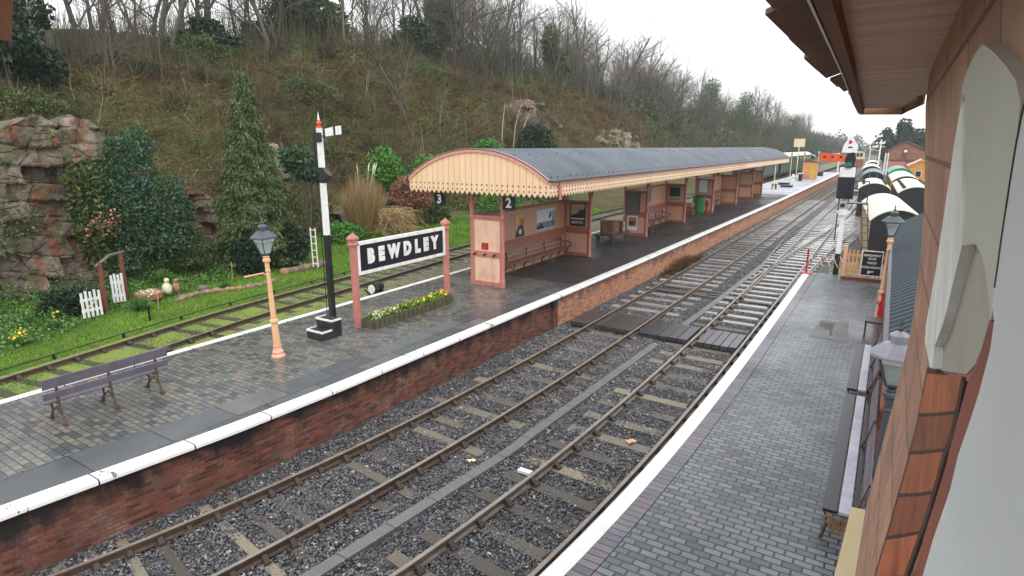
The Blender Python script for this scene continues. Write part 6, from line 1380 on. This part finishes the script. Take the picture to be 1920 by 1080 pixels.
# dead leaves and litter on the ballast
for (v, u, s, m, lab) in ((-3.75, 10.4, .11, 'lamp_pink', 'large curled pinkish dead leaf on a sleeper by the right platform'), (-4.6, 12.6, .08, 'lamp_pink', 'small pink dead leaf beside the rail'), (-4.95, 8.3, .10, 'paper_white', 'white painted block on a sleeper end in the ballast'), (-6.0, 8.1, .08, 'coach_cream', 'cream splash of paint on a sleeper end by the trough')):
    mb = MB(); n = 9; mb.add([(0, 0, .03)]+[(s*(.6+.5*(k % 2))*math.cos(6.28*k/n), s*(.6+.5*(k % 2))*math.sin(6.28*k/n)*1.1, .01+.02*((k*7) % 3)) for k in range(n)], [(0, 1+k, 1+(k+1) % n) for k in range(n)])
    if 'block' in lab: mb = MB().box(-.13, -.06, 0, .13, .06, .05)
    T = mb.build('dead_leaf' if 'leaf' in lab else 'painted_block', m); T.location = (v, u, -.135); tag(T, lab, 'leaf' if 'leaf' in lab else 'block')

T = [o for o in scene.objects if o.name == 'dead_weeds'][0]
n = 1500; y = RNG.normal(0, 2.0, n); b = np.stack([RNG.normal(0, .15, n), y, 0*y], 1); blades('stems', b, b+np.stack([RNG.normal(.1, .2, n), RNG.normal(0, .25, n), RNG.uniform(.1, .6, n)*np.exp(-(y/2.4)**2)], 1), RNG.normal(0, .05, (n, 3)), .014, 'bramble_stem', T)

n = 9000; y = RNG.uniform(5.6, 11.4, n); z = RNG.random(n)*6.2; k = (np.sin(y*2.1+z*1.3)+np.sin(y*.9-z*2.2+1)+.7*np.sin(y*4.3+z*3.1)+(z < 1.2)*1.2+(y < 7.4)*1.5) > 1.25
P = np.stack([-23.5-.10*z+RNG.normal(.1, .28, n), y, z+.1], 1)[k]; tag(leaves('rock_ivy', P, .055, 'ivy_leaf', None, .6), kind='stuff')
n = 26000; u = RNG.uniform(520, 900, n); v = RNG.uniform(-170, 60, n); hgt = 9+5*np.sin(v*.11)+4*np.sin(v*.31+1)+3*np.sin(v*.05+u*.02)
P = np.stack([v, u, RNG.random(n)**.8*np.clip(hgt, 3, 22)], 1); tag(leaves('far_treeline', P, 1.0, 'far_twig', None, .6), kind='stuff')
for i, (v, u, r, m, lab) in enumerate(((-43.5, 21, 1.5, 'dark_leaf', 'dark green shrub on the skyline bank right of the saplings'), (-44, 27, 1.6, 'ivy_leaf', 'green grassy shrub at the bank top under the leaning tree'), (-36, 12.5, 1.3, 'ivy_leaf', 'green fern patch on the bank above the red sandstone'), (-38, 31, 1.5, 'ivy_leaf', 'green clump on the brown bank above the signal arm'), (-33, 27.5, 1.2, 'ivy_leaf', 'dark ivy clump on the bank above the small evergreen tree'), (-31, 35, 1.4, 'ivy_leaf', 'ivy clump halfway up the bank above the gable'), (-40, 47, 1.8, 'ivy_leaf', 'dull green thicket near the bank crest above the gable'))):
    shrub('bank_shrub', lab, 'bush', (v, u, float(hz(v, u))-.3), [(0, 0, r*.6, r, r*1.3, r*.7), (0, r, r*.5, r*.8, r*.9, r*.6)], 3600, .085, m)

T = thing('planter_box', 'white and blue planter boxes between the laurel and the conifer', 'planter', (-25.6, 14.0, 1.35))
MB().box(-.2, -.55, 0, .2, .0, .3).build('box', 'poster_blue', T); MB().box(-.2, .02, 0, .2, .45, .32).build('box', 'white_paint', T); MB().box(-.25, -.65, -.12, .3, .6, 0).build('shelf', 'stone_grey', T)
P = np.stack([RNG.normal(0, .14, 160), RNG.uniform(-.55, .45, 160), RNG.uniform(.3, .5, 160)], 1); leaves('foliage', P, .06, 'dark_leaf', T, .6)
T = thing('flowering_shrub', 'small plant with salmon pink blooms on the rock beside the laurel', 'plant', (-23.3, 9.9, 2.9))
P = np.stack([RNG.normal(0, .22, 260), RNG.normal(0, .3, 260), RNG.normal(0, .22, 260)], 1); leaves('foliage', P, .06, 'ivy_leaf', T, .6); leaves('blossoms', P[:110]+np.array([.12, 0, .05]), .055, 'salmon_paint', T, .8)
# ------------------------------------------------------------------ camera, sky, sun
cam = bpy.data.cameras.new('camera'); co = bpy.data.objects.new('camera', cam); COL.objects.link(co); scene.camera = co
co.location = (0, 0, 5.6); co.rotation_euler = (R(90-13.4), 0, R(32.2)); cam.sensor_width = 36; cam.lens = 36*1113/1920; cam.clip_start = .02; cam.clip_end = 6000
w = bpy.data.worlds.new('World'); scene.world = w; w.use_nodes = True; nt = w.node_tree; nt.nodes.clear()
out = nt.nodes.new('ShaderNodeOutputWorld'); bg = nt.nodes.new('ShaderNodeBackground'); sky = nt.nodes.new('ShaderNodeTexSky'); hs = nt.nodes.new('ShaderNodeHueSaturation')
sky.sky_type = 'NISHITA'; sky.sun_disc = False; sky.sun_elevation = R(42); sky.sun_rotation = R(130); sky.altitude = 0; sky.air_density = 1.0; sky.dust_density = 2.0; sky.ozone_density = 1.0
hs.inputs['Saturation'].default_value = .12; nt.links.new(sky.outputs[0], hs.inputs['Color']); mx = nt.nodes.new('ShaderNodeMix'); mx.data_type = 'RGBA'; mx.inputs[0].default_value = .8; nt.links.new(hs.outputs[0], mx.inputs[6]); mx.inputs[7].default_value = (7.6, 7.7, 7.9, 1)   # cloud layer
nt.links.new(mx.outputs[2], bg.inputs['Color']); nt.links.new(bg.outputs[0], out.inputs['Surface'])
bg.inputs['Strength'].default_value = .13
sun = bpy.data.lights.new('sun', 'SUN'); so = bpy.data.objects.new('sun', sun); COL.objects.link(so); sun.energy = .6; sun.angle = R(40); sun.color = (1, .97, .93)
el, az = R(42), R(130)
d = Vector((math.sin(az)*math.cos(el), math.cos(az)*math.cos(el), math.sin(el))); so.rotation_euler = (-d).to_track_quat('-Z', 'Y').to_euler()
vs_ = scene.view_settings; vs_.view_transform = 'Standard'; vs_.look = 'None'; vs_.exposure = EXPO if 'EXPO' in globals() else .95; vs_.gamma = 1; vs_.use_curve_mapping = False
hm = bpy.data.materials.new('haze'); hm.use_nodes = True; hn = hm.node_tree; hn.nodes.clear(); ho = hn.nodes.new('ShaderNodeOutputMaterial'); hv_ = hn.nodes.new('ShaderNodeVolumePrincipled')
hv_.inputs['Color'].default_value = (.9, .93, .97, 1); hv_.inputs['Density'].default_value = .0004; hn.links.new(hv_.outputs[0], ho.inputs['Volume']); M['haze'] = hm
tag(MB().box(-1250, -450, -1.5, 1250, 1750, 60).build('haze', 'haze'), kind='stuff')
scene.cycles.max_bounces = 6; scene.cycles.diffuse_bounces = 3; scene.cycles.glossy_bounces = 3; scene.cycles.use_denoising = True
